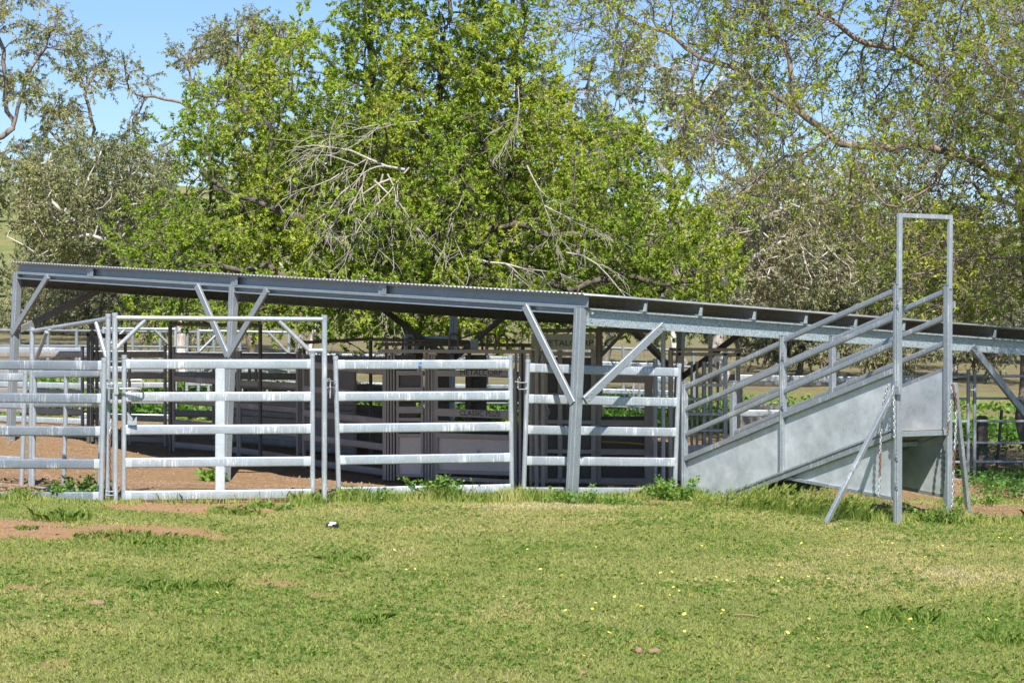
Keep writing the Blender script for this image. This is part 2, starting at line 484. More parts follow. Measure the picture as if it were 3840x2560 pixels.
# ------------------------------------------------------------------ ground
def build_ground():
    ys = list(np.arange(2, 52, 0.16))
    while ys[-1] < 900:
        ys.append(ys[-1] + max(0.2, (ys[-1] - 48) * 0.035))
    ys = np.array(ys)
    nc = 280
    t = np.linspace(-1, 1, nc)
    hw = np.maximum(15, 0.42 * ys + 3) + sstep(60, 200, ys) * 60
    X = t[None, :] * hw[:, None]; Y = np.repeat(ys[:, None], nc, 1)
    Z = gz(X, Y)
    d = dirt_mask(X, Y)
    Z = Z + d * 0.05 * (fbm(X / 0.5, Y / 0.5, 77) - .5) * (Y < 50)
    V = np.stack([X, Y, Z], -1).reshape(-1, 3)
    i = np.arange(len(ys) - 1)[:, None] * nc + np.arange(nc - 1)[None, :]
    i = i.ravel()
    faces = np.stack([i, i + 1, i + nc + 1, i + nc], -1)
    dry = sstep(60, 68, Y + 14 * (fbm(X / 12, Y / 12, 3) - .5)) * (1 - sstep(100, 135, Y + 40 * (fbm(X / 30, Y / 30, 4) - .5)))
    hill = sstep(100, 135, Y + 40 * (fbm(X / 30, Y / 30, 4) - .5)) + 0.75 * sstep(44, 47, Y) * (1 - sstep(60, 68, Y))
    flower = sstep(5, 10, X) * sstep(44, 48, Y) * (1 - sstep(62, 68, Y)) * sstep(.35, .6, fbm(X / 4, Y / 9, 8))
    red = 1 - sstep(29.0, 30.5, Y)
    o = mesh_np('ground', V, faces, 'ground', smooth=True,
                attrs={'dirt': d.ravel(), 'dry': dry.ravel(), 'hill': np.clip(hill, 0, 1).ravel(), 'flower': flower.ravel(), 'red': red.ravel()})
    tag(o, 'paddock of lawn, red yard dirt and grassy hills', None, None, 'structure')
build_ground()

# ------------------------------------------------------------------ shelter roof over the yards
UPV = Vector((0.045, -0.004, 1)).normalized()
C0 = Vector((0.911, 31.4, 2.578))
UL = Vector((-9.1, 8.6, 0.656)); LL = math.hypot(9.1, 8.6); UL = UL / LL         # per metre along the long side
VR = Vector((0.788, 0.616, -0.0509))                                                # per metre along the short side
RV = 9.0
def S(u, v, dz=0.0):
    return C0 + UL * u + VR * v + UPV * dz

def shelter():
    T_MID = 0.5565 * LL
    root = thing('stock_shelter', 'long open skillion shelter of galvanised steel posts over the cattle yards', 'shelter', gpt(0.77, 31.5))
    # roof sheet with corrugations across the long side
    pitch = 0.076; n = int((LL + .2) / pitch) * 6
    us = np.linspace(-0.1, LL + 0.1, n)
    zs = 0.012 * np.sin(us / pitch * 2 * np.pi)
    vs_ = [-0.06, 0.9, RV / 2, RV + 0.1]
    V = []
    for v in vs_:
        for u, z in zip(us, zs):
            V.append(S(u, v, z + 0.0))
    m = len(us); f = []
    for j in range(len(vs_) - 1):
        for i in range(m - 1):
            f.append((j * m + i, j * m + i + 1, (j + 1) * m + i + 1, (j + 1) * m + i))
    mb = MB(); mb.add(V, f, True)
    ro = mb.build('roof', 'roof', root)
    so = ro.modifiers.new('gauge', 'SOLIDIFY'); so.thickness = 0.004; so.offset = 0
    # purlins run along the long side, on top of the two end beams and one in the middle
    pv = [0.03] + [0.03 + (RV - 0.06) * k / 9 for k in range(1, 10)]
    for k, v in enumerate(pv):
        b = MB()
        if k == 0:
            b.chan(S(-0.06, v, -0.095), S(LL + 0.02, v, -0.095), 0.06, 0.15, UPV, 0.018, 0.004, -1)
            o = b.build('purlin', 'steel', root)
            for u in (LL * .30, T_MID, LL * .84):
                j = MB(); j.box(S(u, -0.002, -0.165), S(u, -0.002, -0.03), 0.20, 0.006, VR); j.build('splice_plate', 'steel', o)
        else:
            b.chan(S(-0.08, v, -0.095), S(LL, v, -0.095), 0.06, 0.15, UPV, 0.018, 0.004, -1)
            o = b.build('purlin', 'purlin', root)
            c = MB()
            c.poly([S(-0.075, v - .05, -0.172), S(-0.075, v + .012, -0.172), S(-0.075, v + .012, -0.06), S(-0.075, v - .02, -0.06)], 0.006)
            c.build('cleat', 'beam', o)
    # edge rail below the outer purlin
    e = MB(); e.chan(S(0.05, -0.005, -0.222), S(LL, -0.005, -0.222), 0.08, 0.10, UPV, 0.02, 0.004, -1)
    e.build('eave_rail', 'steel', root)
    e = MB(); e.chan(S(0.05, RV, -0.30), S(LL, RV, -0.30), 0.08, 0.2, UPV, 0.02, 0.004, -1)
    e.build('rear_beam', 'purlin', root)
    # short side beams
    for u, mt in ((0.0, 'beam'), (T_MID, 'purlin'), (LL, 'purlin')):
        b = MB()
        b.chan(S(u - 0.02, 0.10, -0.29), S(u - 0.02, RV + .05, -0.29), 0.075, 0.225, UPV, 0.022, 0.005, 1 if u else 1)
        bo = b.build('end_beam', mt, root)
        if u == 0:
            for dz in (-0.24, -0.345):
                q = MB(); p = S(-0.057, 0.14, dz); q.cyl(p, p + Vector((-0.3, -0.9, 0)).normalized() * 0.02, 0.016, 8); q.build('bolt', 'chain', bo)
    # posts
    def post(u, v, w=0.118, mat='steel', drop=0.18):
        top = S(u, v, -drop)
        base = top - UPV * 4
        gzv = float(gz(base.x, base.y)); 
        t = (top.z - gzv + 0.2) / UPV.z
        base = top - UPV * t
        b = MB()
        side = (VR * 1).copy(); side.z = 0
        # back-to-back lipped channels give the two grooves seen down the face
        d = Vector((UL.x, UL.y, 0)).normalized(); e_ = Vector((-d.y, d.x, 0))
        for sx in (-1, 1):
            b.box(base + d * (0.038 * sx) * (w / .15), top + d * (0.038 * sx) * (w / .15), w, 0.072 * w / .15, d, 0.008)
        b.box(base, top, w * 0.90, 0.05, d, 0.002)
        b.build('post', mat, root)
        return base, top
    posts = {}
    for key, u, v in (('c', 0.02, 0.0), ('m', T_MID, 0.0), ('l', LL - 0.03, 0.0), ('rc', 0.02, RV), ('rm', T_MID, RV), ('rl', LL - .03, RV)):
        posts[key] = post(u, v, 0.125 if key == 'c' else 0.115, 'steel')
    def brace(p, q, n, mat='steel'):
        b = MB(); b.chan(p, q, 0.045, 0.10, n, 0.02, 0.004, 1)
        o = b.build('brace', mat, root)
        d = (Vector(q) - Vector(p)).normalized()
        h = MB(); nn = Vector(n)
        sd_ = d.cross(nn).normalized()
        for base, sg in ((Vector(p), 1), (Vector(q), -1)):
            for a in (0.04, 0.09):
                for off in (-.025, .025):
                    c = base + d * (a * sg) + nn.cross(d).normalized() * 0
        return o
    nl = Vector((-UL.y, UL.x, 0)).normalized()          # faces out of the long side, towards the viewer
    if nl.y > 0: nl = -nl
    nr = Vector((-VR.y, VR.x, 0)).normalized()
    if nr.y > 0: nr = -nr
    def on(u, v, drop): return S(u, v, -drop)
    def lb(u0, dn, u1, v=0.0, out=0.055, mat='steel', top=0.20):
        a = on(u0, v, dn) + nl * out; b_ = on(u1, v, top) + nl * out
        bb = MB(); bb.chan(a, b_, 0.045, 0.10, nl, 0.018, 0.004, 1)
        bb2 = MB(); bb2.box(a, b_, 0.10, 0.05, nl, 0.006)
        bb2.build('brace', mat, root)
    def rb(v0, dn, v1, u=0.0, out=0.075, mat='steel', top=0.34):
        a = on(u, v0, dn) + nr * out; b_ = on(u, v1, top) + nr * out
        bb2 = MB(); bb2.box(a, b_, 0.11, 0.05, nr, 0.006)
        o = bb2.build('brace', mat, root)
        d = (b_ - a).normalized()
        w = d.cross(nr).normalized()
        for base, sg in ((a, 1), (b_, -1)):
            for t1, t2 in ((.05, -.03), (.05, .03), (.13, -.02)):
                c = base + d * t1 * sg + w * t2 + nr * 0.024
                q = MB(); q.cyl(c, c + nr * 0.012, 0.010, 8); q.build('bolt', 'chain', o)
    lb(0.02, 1.42, 0.95); rb(0.06, 1.38, 1.36)
    lb(T_MID, 1.23, T_MID + 0.80); lb(T_MID, 1.23, T_MID - 0.82)
    lb(LL - 0.03, 1.18, LL - 0.95)
    rb(0.05, 1.15, 1.62, LL, -0.05, 'purlin')
    rb(RV - 0.05, 1.45, RV - 1.5)
    lb(T_MID, 1.2, T_MID + 1.5, RV, -0.05, 'dark_steel'); lb(T_MID, 1.2, T_MID - 1.5, RV, -0.05, 'dark_steel')
    lb(LL - .03, 1.2, LL - 1.5, RV, -0.05, 'dark_steel'); 
    lb(LL - .03, 1.2, LL + 0.0 - 0.03 + 0.001, RV, -0.05, 'dark_steel') if False else None
    rb(RV - .05, 1.2, RV - 1.6, LL, -0.05, 'dark_steel')
shelter()

# ------------------------------------------------------------------ panels, gates and frames
POST_R = 0.031
def panel(name, label, cat, LT, LB, RT, RB, YL, YR, r1, r5, n=5, rh=0.122, rw=0.045, mat='rail', pmat='tube', group=None, strap=None, posts=(1, 1), cap=True, pr=POST_R, sheet=None, mids=(), root=None, welds=False):
    """LT.. are the photo pixels of the post tops and feet at depths YL, YR; r1, r5 = (left, right) pixel rows of first and last rail."""
    a0, a1 = P(*LB, YL), P(*LT, YL); b0, b1 = P(*RB, YR), P(*RT, YR)
    root = root or thing(name, label, cat, ((a0 + b0) / 2), group)
    for on_, p, q in ((posts[0], a0, a1), (posts[1], b0, b1)):
        if on_:
            b = MB(); b.tube(p - Vector((0, 0, 0.06)), q - (q - p).normalized() * 0.02, pr, 16); po = b.build('post', pmat, root)
            if cap:
                c = MB(); d = (q - p).normalized(); c.tube(q - d * 0.05, q, pr + 0.004, 16); c.build('cap', pmat, po)
    dirv = (b0 - a0); dirv.z = 0; dirv.normalize()
    def at_row(p, q, row, Y):
        z = CAM_H - (row - HORIZON) / F * Y
        t = (z - p.z) / (q.z - p.z)
        return p + (q - p) * t
    for k in range(n):
        t = k / (n - 1)
        A = at_row(a0, a1, r1[0] + (r5[0] - r1[0]) * t, YL); B = at_row(b0, b1, r1[1] + (r5[1] - r1[1]) * t, YR)
        d = (B - A).normalized()
        b = MB(); b.rail(A + d * (pr - 0.012), B - d * (pr - 0.012), rw, rh); ro = b.build('rail', mat, root)
        if welds:
            for e, s_ in ((A, 1), (B, -1)):
                b = MB(); b.rail(e + d * (pr - .008) * s_, e + d * (pr + .035 + .05 * random.random()) * s_, rw + .003, rh + .003); b.build('weld_patch', 'strap', ro)
    if strap:
        b = MB()
        X = strap[0]
        t = (X - LT[0]) / (RT[0] - LT[0])
        for k in range(n - 1):
            rows = []
            for kk, s_ in ((k, 1), (k + 1, -1)):
                u = kk / (n - 1)
                A = at_row(a0, a1, r1[0] + (r5[0] - r1[0]) * u, YL); B = at_row(b0, b1, r1[1] + (r5[1] - r1[1]) * u, YR)
                p = A + (B - A) * t
                rows.append(p - Vector((0, 0, s_ * (rh / 2 - 0.01))))
            b.rail(rows[1], rows[0], 0.042, strap[1], dirv)
        b.build('centre_strap', 'strap', root)
    for mx in mids:
        t = (mx - LT[0]) / (RT[0] - LT[0])
        b = MB(); b.tube((a0 + (b0 - a0) * t), (a1 + (b1 - a1) * t) - Vector((0, 0, 0.1)), pr * 0.9, 12); b.build('stay', pmat, root)
    if sheet:
        t0, t1 = sheet
        A0, A1, B0, B1 = a0 + (a1 - a0) * t0, a0 + (a1 - a0) * t1, b0 + (b1 - b0) * t0, b0 + (b1 - b0) * t1
        off = Vector((-dirv.y, dirv.x, 0)) * 0.03
        b = MB(); b.quad(A0 + off, B0 + off, B1 + off, A1 + off); b.build('sheet', 'crush', root)
    return root

def lugs(root, p, dx, rows, mat='tube'):
    """hinge lugs on a post, sticking out sideways"""
    b = MB()
    for z in rows:
        c = Vector((p.x, p.y, z))
        b.box(c, c + dx, 0.05, 0.012)
        e = c + dx
        b.tube(e - Vector((0, 0, 0.018)), e + Vector((0, 0, 0.018)), 0.026, 10)
    b.build('hinge_lug', mat, root)

GP = 'front row of yard panels and gate'
# left end panel of the front row
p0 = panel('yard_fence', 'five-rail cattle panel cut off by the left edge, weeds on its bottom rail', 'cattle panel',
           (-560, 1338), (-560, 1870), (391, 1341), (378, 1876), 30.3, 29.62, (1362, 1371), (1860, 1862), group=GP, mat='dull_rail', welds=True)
b = MB()
# the slam gate and its tall frame
fr = thing('pipe_arch', 'tall pipe frame with corner braces around the front gate', 'gate frame', P(820, 1880, 30.0))
b = MB(); b.tube(P(432, 1900, 29.7), P(431, 1176, 29.7), 0.034, 18); o = b.build('post', 'tube', fr)
c = MB(); c.tube(P(431, 1186, 29.7), P(431, 1172, 29.7), 0.038, 18); c.build('cap', 'tube', o)
b = MB(); b.tube(P(1216, 1870, 30.25), P(1217, 1184, 30.25), 0.034, 18); o = b.build('post', 'tube', fr)
c = MB(); c.tube(P(1217, 1194, 30.25), P(1217, 1181, 30.25), 0.038, 18); c.build('cap', 'tube', o)
b = MB(); b.tube(P(434, 1191.5, 29.7), P(1214, 1197, 30.25), 0.030, 16); b.build('top_tube', 'tube', fr)
b = MB(); b.tube(P(434, 1308, 29.7), P(545, 1200, 29.78), 0.028, 14); b.build('brace', 'tube', fr)
b = MB(); b.path([P(1046, 1203, 30.13), P(1156, 1311, 30.2)], 0.028, 14); b.path([P(1155, 1314, 30.2), P(1214, 1314, 30.25)], 0.028, 14); b.build('brace', 'tube', fr)
b = MB()
for row, ww in ((1441, 0), (1456, 0)):
    b.box(P(426, row, 29.66), P(400, row, 29.66), 0.05, 0.012)
for row in (1842, 1856):
    b.box(P(426, row, 29.66), P(396, row, 29.66), 0.05, 0.012)
b.tube(P(399, 1862, 29.66), P(399, 1836, 29.66), 0.018, 10)
b.tube(P(402, 1452, 29.66), P(402, 1432, 29.66), 0.022, 10); b.build('hinge_lug', 'tube', fr)
b = MB(); b.rail(P(436, 1436, 29.66), P(436, 1478, 29.66), 0.012, 0.05, (1, 0, 0)); b.build('latch_keeper', 'tube', fr)

gate = panel('front_gate', 'slam gate with a broad upright centre strap and spring latch under the pipe frame', 'gate',
             (466, 1330), (463, 1888), (1171, 1323), (1172, 1869), 29.75, 30.2, (1365, 1365), (1858, 1850), group=GP, strap=(823, 0.122), welds=True)
b = MB()
Yl = 29.66
b.path([P(448, 1457, Yl), P(476, 1457, Yl), P(530, 1457, Yl), P(536, 1448, Yl), P(536, 1432, Yl), P(530, 1424, Yl), P(490, 1425, Yl)], 0.012, 8)
b.path([P(478, 1450, Yl), P(480, 1467, Yl), P(519, 1466, Yl), P(519, 1449, Yl)], 0.008, 8)
for k in range(12):
    x = 484 + k * 2.4
    b.path([P(x, 1451, Yl), P(x + .9, 1462, Yl)], 0.006, 6)
b.build('spring_latch', 'chain', gate)
b = MB()
b.poly([P(478, 1593, Yl + .05), P(513, 1593, Yl + .05), P(513, 1561, Yl + .05), P(507, 1566, Yl + .05), P(502, 1575, Yl + .05), P(494, 1580, Yl + .05), P(499, 1570, Yl + .05), P(478, 1543, Yl + .05)], 0.008)
b.build('slam_plate', 'tube', gate)

p2 = panel('yard_fence', 'five-rail panel with a small blue mark on its top rail, right of the front gate', 'cattle panel',
           (1258, 1334), (1271, 1860), (1913, 1331), (1920, 1866), 30.8, 31.5, (1367, 1366), (1844, 1831), group=GP, welds=True)
b = MB(); k = P(1576, 1363, 31.1); b.box(k + Vector((-.02, -.031, 0)), k + Vector((.024, -.032, 0.006)), 0.004, 0.035, (0, 0, 1)); b.build('blue_sticker', 'blue', p2)
b = MB()
for row in (1428, 1452, 1832):
    b.box(P(1222, row, 30.24), P(1252, row, 30.74), 0.05, 0.012)
b.path([P(1226, 1422, 30.3), P(1236, 1420, 30.4), P(1238, 1430, 30.4), P(1238, 1492, 30.4)], 0.010, 8)
b.build('hinge_pin', 'chain', p2)
p3 = panel('yard_fence', 'five-rail panel behind the corner post of the shelter, beside the ramp', 'cattle panel',
           (1980, 1346), (1962, 1880), (2547, 1362), (2529, 1860), 31.65, 32.66, (1379, 1396), (1843, 1845), group=GP, welds=True)
b = MB()
for row in (1434, 1459, 1829):
    b.box(P(1976, row, 31.6), P(1944, row, 31.6), 0.05, 0.012)
b.path([P(1944, 1434, 31.58), P(1940, 1420, 31.58), P(1948, 1413, 31.58), P(1952, 1424, 31.58), P(1944, 1433, 31.58), P(1932, 1430, 31.58)], 0.005, 6)
b.build('hinge_lug', 'tube', p3)

# the second angled gate with its own frame, behind the left panel
f2 = thing('pipe_arch', 'lower pipe frame receding to the left behind the left front panel', 'gate frame', P(260, 1850, 30.6))
ya, yb = 31.6, 29.9
b = MB(); b.tube(P(113, 1850, ya), P(121, 1232, ya), 0.032, 16); o = b.build('post', 'tube', f2)
c = MB(); c.tube(P(121, 1240, ya), P(121, 1226, ya), 0.036, 16); c.build('cap', 'tube', o)
b = MB(); b.tube(P(402, 1880, yb), P(406, 1180, yb), 0.032, 16); o = b.build('post', 'tube', f2)
c = MB(); c.tube(P(406, 1190, yb), P(406, 1176, yb), 0.036, 16); c.build('cap', 'tube', o)
b = MB(); b.tube(P(124, 1241, ya), P(404, 1195, yb), 0.028, 16); b.build('top_tube', 'tube', f2)
b = MB(); b.tube(P(175, 1244, 31.2), P(130, 1360, ya), 0.027, 14); b.build('brace', 'tube', f2)
b = MB(); b.tube(P(360, 1210, 30.1), P(398, 1340, yb), 0.027, 14); b.build('brace', 'tube', f2)
g2 = panel('yard_gate', 'pipe gate with a middle upright hanging in the lower angled frame', 'gate', (131, 1385), (121, 1850), (385, 1360), (372, 1880), 31.5, 29.95, (1404, 1398), (1838, 1850), rh=0.1, mids=(252,))
# panel behind the left one
GB = 'inner yard panels'
panel('yard_fence', 'five-rail panel ending at a round post behind the left front panel', 'cattle panel',
      (-620, 1392), (-620, 1800), (96, 1388), (78, 1848), 33.5, 31.6, (1408, 1414), (1770, 1832), rh=0.105, group=GB)

def gpanel(label, pxl, bl, tl, pxr, br, tr, n=5, rh=0.105, mat='shade_toned_rail', group=GB, posts=(1, 1), cat='cattle panel', name='yard_fence', sheet=None, r=(0.06, 0.94), pr=0.03, mids=(), YL=None, YR=None):
    YL, YR = YL or G(pxl, bl), YR or G(pxr, br)
    f = lambda t, bt, k: t + (bt - t) * k
    return panel(name, label, cat, (pxl, tl), (pxl, bl), (pxr, tr), (pxr, br), YL, YR,
                 (f(tl, bl, r[0] + .03), f(tr, br, r[0] + .03)), (f(tl, bl, r[1]), f(tr, br, r[1])), n, rh, 0.042, mat, mat if mat != 'rail' else 'tube', group, None, posts, True, pr, sheet, mids)

# panels further back, from left to right
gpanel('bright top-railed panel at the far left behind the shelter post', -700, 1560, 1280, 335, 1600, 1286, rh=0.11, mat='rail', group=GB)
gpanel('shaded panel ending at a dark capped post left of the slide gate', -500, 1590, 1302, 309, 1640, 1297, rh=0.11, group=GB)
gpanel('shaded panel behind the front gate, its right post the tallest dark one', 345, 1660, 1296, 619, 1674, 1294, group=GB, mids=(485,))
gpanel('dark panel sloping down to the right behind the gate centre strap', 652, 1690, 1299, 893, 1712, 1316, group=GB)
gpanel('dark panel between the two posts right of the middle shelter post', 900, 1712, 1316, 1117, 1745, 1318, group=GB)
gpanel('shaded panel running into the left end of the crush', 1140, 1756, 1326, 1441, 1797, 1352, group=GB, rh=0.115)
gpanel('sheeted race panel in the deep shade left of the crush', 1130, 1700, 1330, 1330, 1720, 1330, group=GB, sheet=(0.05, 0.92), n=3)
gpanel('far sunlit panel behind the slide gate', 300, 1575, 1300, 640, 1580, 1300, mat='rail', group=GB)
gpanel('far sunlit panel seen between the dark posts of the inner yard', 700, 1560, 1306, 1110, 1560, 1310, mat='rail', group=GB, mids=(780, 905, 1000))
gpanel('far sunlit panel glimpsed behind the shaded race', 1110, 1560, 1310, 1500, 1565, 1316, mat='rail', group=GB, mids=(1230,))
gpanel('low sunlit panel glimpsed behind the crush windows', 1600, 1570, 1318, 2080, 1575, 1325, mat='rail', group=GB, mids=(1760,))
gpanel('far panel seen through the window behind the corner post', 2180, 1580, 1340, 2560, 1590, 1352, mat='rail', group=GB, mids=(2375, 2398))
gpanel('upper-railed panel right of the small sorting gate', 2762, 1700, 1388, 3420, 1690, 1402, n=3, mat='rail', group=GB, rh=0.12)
gpanel('dark sheeted panel behind the ramp rails', 2780, 1640, 1416, 3500, 1640, 1420, n=3, mat='shade_toned_rail', group=GB, sheet=(0.05, 0.55))

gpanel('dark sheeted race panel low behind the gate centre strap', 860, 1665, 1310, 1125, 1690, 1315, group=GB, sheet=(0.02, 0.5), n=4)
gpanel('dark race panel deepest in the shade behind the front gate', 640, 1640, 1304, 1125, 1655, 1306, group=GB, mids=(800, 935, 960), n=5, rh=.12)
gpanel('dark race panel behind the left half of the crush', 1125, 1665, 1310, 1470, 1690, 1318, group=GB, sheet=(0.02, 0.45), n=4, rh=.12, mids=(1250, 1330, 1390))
# overhead pipe frames standing in the yards
GF = 'pipe gate frames inside the yards'
def frame(label, pxl, bl, tl, pxr, br, tr, mat='tube', r=0.03, br_=True, low=None):
    YL, YR = G(pxl, bl), G(pxr, br)
    root = thing('pipe_arch', label, 'gate frame', (P(pxl, bl, YL) + P(pxr, br, YR)) / 2, GF)
    for px, bt, tp, Y in ((pxl, bl, tl, YL), (pxr, br, tr, YR)):
        b = MB(); b.tube(P(px, bt, Y) - Vector((0, 0, .05)), P(px, tp, Y), r, 14); b.build('post', mat, root)
    A, B = P(pxl, tl + 8, YL), P(pxr, tr + 8, YR)
    b = MB(); b.tube(A, B, r * .92, 14); b.build('top_tube', mat, root)
    if br_:
        d = (B - A).normalized()
        for p, s_ in ((A, 1), (B, -1)):
            b = MB(); b.tube(p + d * 0.42 * s_, p - Vector((0, 0, 0.42)), r * .85, 12); b.build('brace', mat, root)
    return root
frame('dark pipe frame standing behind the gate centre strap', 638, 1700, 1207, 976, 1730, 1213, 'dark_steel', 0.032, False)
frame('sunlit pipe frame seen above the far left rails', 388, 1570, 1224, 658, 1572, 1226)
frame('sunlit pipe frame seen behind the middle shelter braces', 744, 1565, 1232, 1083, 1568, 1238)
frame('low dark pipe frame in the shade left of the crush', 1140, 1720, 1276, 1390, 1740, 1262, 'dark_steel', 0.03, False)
frame('white pipe frame behind the rear shelter post', 1522, 1600, 1254, 1700, 1600, 1262, 'rail', 0.036)
frame('brown pipe frame left half over the head bail', 2020, 1800, 1232, 2240, 1790, 1230, 'crush', 0.034)
frame('brown pipe frame spanning to the tall tube beside the window', 2252, 1785, 1230, 2487, 1800, 1234, 'crush', 0.034)

# black slide gate on the left
def slide_gate():
    Y = G(346, 1665)
    root = thing('slide_gate', 'tall dark slide gate with a pulley head left of the front gate', 'slide gate', P(350, 1665, Y))
    for px in (331, 363):
        b = MB(); b.box(P(px, 1668, Y), P(px, 1250, Y), 0.05, 0.06, (0, 1, 0)); b.build('post', 'dark_steel', root)
    b = MB(); b.box(P(324, 1252, Y), P(376, 1250, Y), 0.06, 0.07); b.build('head', 'dark_steel', root)
    b = MB(); b.tube(P(346, 1246, Y - .03), P(346, 1246, Y + .04), 0.045, 16); b.build('pulley', 'dark_steel', root)
    b = MB(); b.box(P(346, 1655, Y + .01), P(346, 1275, Y + .01), 0.05, 0.08, (0, 1, 0)); b.build('slide', 'dark_steel', root)
    b = MB(); b.box(P(376, 1258, Y), P(482, 1262, Y + .8), 0.05, 0.08); b.build('side_rail', 'dark_steel', root)
    b = MB(); b.box(P(470, 1668, Y + .8), P(470, 1256, Y + .8), 0.05, 0.06, (0, 1, 0)); b.build('post', 'dark_steel', root)
    b = MB(); b.path([P(328, 1440, Y - .05), P(345, 1440, Y - .07), P(350, 1452, Y - .07), P(372, 1466, Y - .05)], 0.012, 8); b.build('latch', 'tube', root)
slide_gate()

def text(body, p, size, xdir, updir, mat, parent, name='lettering', ext=0.002, sx=1.0):
    cu = bpy.data.curves.new(name, 'FONT')
    cu.body = body; cu.size = size; cu.extrude = ext; cu.align_x = 'LEFT'; cu.align_y = 'CENTER'
    tmp = bpy.data.objects.new('tmp', cu)
    COL.objects.link(tmp)
    bpy.context.view_layer.update()
    me = bpy.data.meshes.new_from_object(tmp.evaluated_get(bpy.context.evaluated_depsgraph_get()))
    bpy.data.objects.remove(tmp)
    me.materials.clear(); me.materials.append(M[mat])
    o = bpy.data.objects.new(name, me)
    COL.objects.link(o)
    x = Vector(xdir).normalized(); n = x.cross(Vector(updir)).normalized(); u = n.cross(x)
    m = Matrix((x * sx, u, n)).transposed().to_4x4()
    m.translation = Vector(p) - wloc(parent)
    o.parent = parent
    o.matrix_local = m
    return o

# ------------------------------------------------------------------ the crush
def crush():
    YA, YB = 36.6, 35.8          # left and right end
    def C(px, py, dy=0.0):
        t = (px - 1440) / (1995 - 1440)
        return P(px, py, YA + (YB - YA) * t + dy)
    root = thing('cattle_crush', 'dusty steel cattle crush with lettered side rails in the shade behind the fence', 'cattle crush', C(1700, 1812))
    def vbar(px, t, bt, w, dy=0.0, name='upright', par=root, mat='crush', d=0.05):
        b = MB(); b.box(C(px, bt, dy), C(px, t, dy), d, w, (1, 0, 0)); return b.build(name, mat, par)
    def hbar(x0, x1, y0, y1, h, dy=0.0, name='rail', par=root, mat='crush', d=0.05):
        b = MB(); b.box(C(x0, y0, dy), C(x1, y1, dy), d, h); return b.build(name, mat, par)
    hbar(1420, 1995, 1316, 1318, 0.055, 0, 'top_beam', d=0.08)
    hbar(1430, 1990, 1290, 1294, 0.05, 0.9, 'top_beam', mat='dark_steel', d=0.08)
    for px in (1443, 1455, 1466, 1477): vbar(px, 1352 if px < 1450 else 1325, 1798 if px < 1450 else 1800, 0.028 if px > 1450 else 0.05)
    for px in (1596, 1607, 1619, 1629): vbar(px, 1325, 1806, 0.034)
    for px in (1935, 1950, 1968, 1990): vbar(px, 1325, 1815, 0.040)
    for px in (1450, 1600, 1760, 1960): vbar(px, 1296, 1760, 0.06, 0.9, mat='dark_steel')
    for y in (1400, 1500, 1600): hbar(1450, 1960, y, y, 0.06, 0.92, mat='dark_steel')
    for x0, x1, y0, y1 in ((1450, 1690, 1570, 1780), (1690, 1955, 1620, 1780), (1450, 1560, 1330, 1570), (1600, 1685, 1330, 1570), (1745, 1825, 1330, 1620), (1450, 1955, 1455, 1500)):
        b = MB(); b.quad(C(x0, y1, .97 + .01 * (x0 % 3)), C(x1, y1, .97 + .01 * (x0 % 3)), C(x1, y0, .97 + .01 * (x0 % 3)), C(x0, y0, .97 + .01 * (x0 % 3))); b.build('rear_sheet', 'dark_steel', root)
    # narrow side door
    d = MB()
    for px in (1491, 1583): d.box(C(px, 1788, -.03), C(px, 1388, -.03), 0.04, 0.04, (1, 0, 0))
    for y, h in ((1398, .07), (1458, .05), (1536, .10), (1572, .05), (1632, .05), (1782, .045)):
        d.box(C(1487, y, -.032), C(1588, y, -.032), 0.038, h)
    door = d.build('door', 'crush', root)
    b = MB(); b.quad(C(1493, 1776, -.02), C(1581, 1778, -.02), C(1581, 1634, -.02), C(1493, 1630, -.02)); b.build('sheet', 'crush_sheet', door)
    b = MB(); b.quad(C(1493, 1452, -.01), C(1581, 1452, -.01), C(1581, 1404, -.01), C(1493, 1404, -.01)); b.build('rubber_flap', 'dark_steel', door)
    # lettered side gate
    s = MB()
    for px in (1637, 1930): s.box(C(px, 1792, -.04), C(px, 1380, -.04), 0.045, 0.045, (1, 0, 0))
    for y0, y1, h in ((1399, 1399, .095), (1459, 1462, .05), (1544, 1556, .115), (1582, 1588, .05), (1630, 1640, .07), (1767, 1776, .055), (1790, 1806, .06)):
        s.box(C(1633, y0, -.042), C(1934, y1, -.042), 0.043, h)
    sg = s.build('side_gate', 'crush', root)
    b = MB(); b.quad(C(1640, 1763, -.02), C(1930, 1772, -.02), C(1930, 1640, -.02), C(1640, 1632, -.02)); b.build('sheet', 'crush_sheet', sg)
    xd = C(1900, 1399, -.07) - C(1700, 1399, -.07)
    sc_ = 33.5 / F
    text('METALCORP', C(1724, 1397.5, -.068), 0.116, xd, (0, 0, 1), 'ink', sg, sx=1.02)
    text('CLASSIC PLUS', C(1723, 1548.5, -.068), 0.113, C(1900, 1551, -.07) - C(1700, 1545, -.07), (0, 0, 1), 'ink', sg, sx=0.92)
    # levers
    for px, h in ((1701, 1250), (1843, 1249), (1886, 1254)):
        b = MB()
        pts = [C(px - 16, 1314, -.02)]
        for k in range(9):
            a = math.pi - math.pi * k / 8
            pts.append(C(px + 16 * math.cos(a), h + 20 - 18 * math.sin(a), -.02))
        pts.append(C(px + 16, 1314, -.02))
        b.path(pts, 0.018, 10); b.build('lever', 'dark_steel', root)
    b = MB(); b.tube(C(1722, 1270, .1), C(1800, 1246, .3), 0.012, 8); b.tube(C(1800, 1240, .3), C(1810, 1312, .3), 0.02, 8); b.build('linkage', 'dark_steel', root)
    b = MB(); b.box(C(1779, 1312, .2), C(1779, 1270, .2), .07, .12, (1, 0, 0)); b.build('lever_box', 'steel', root)
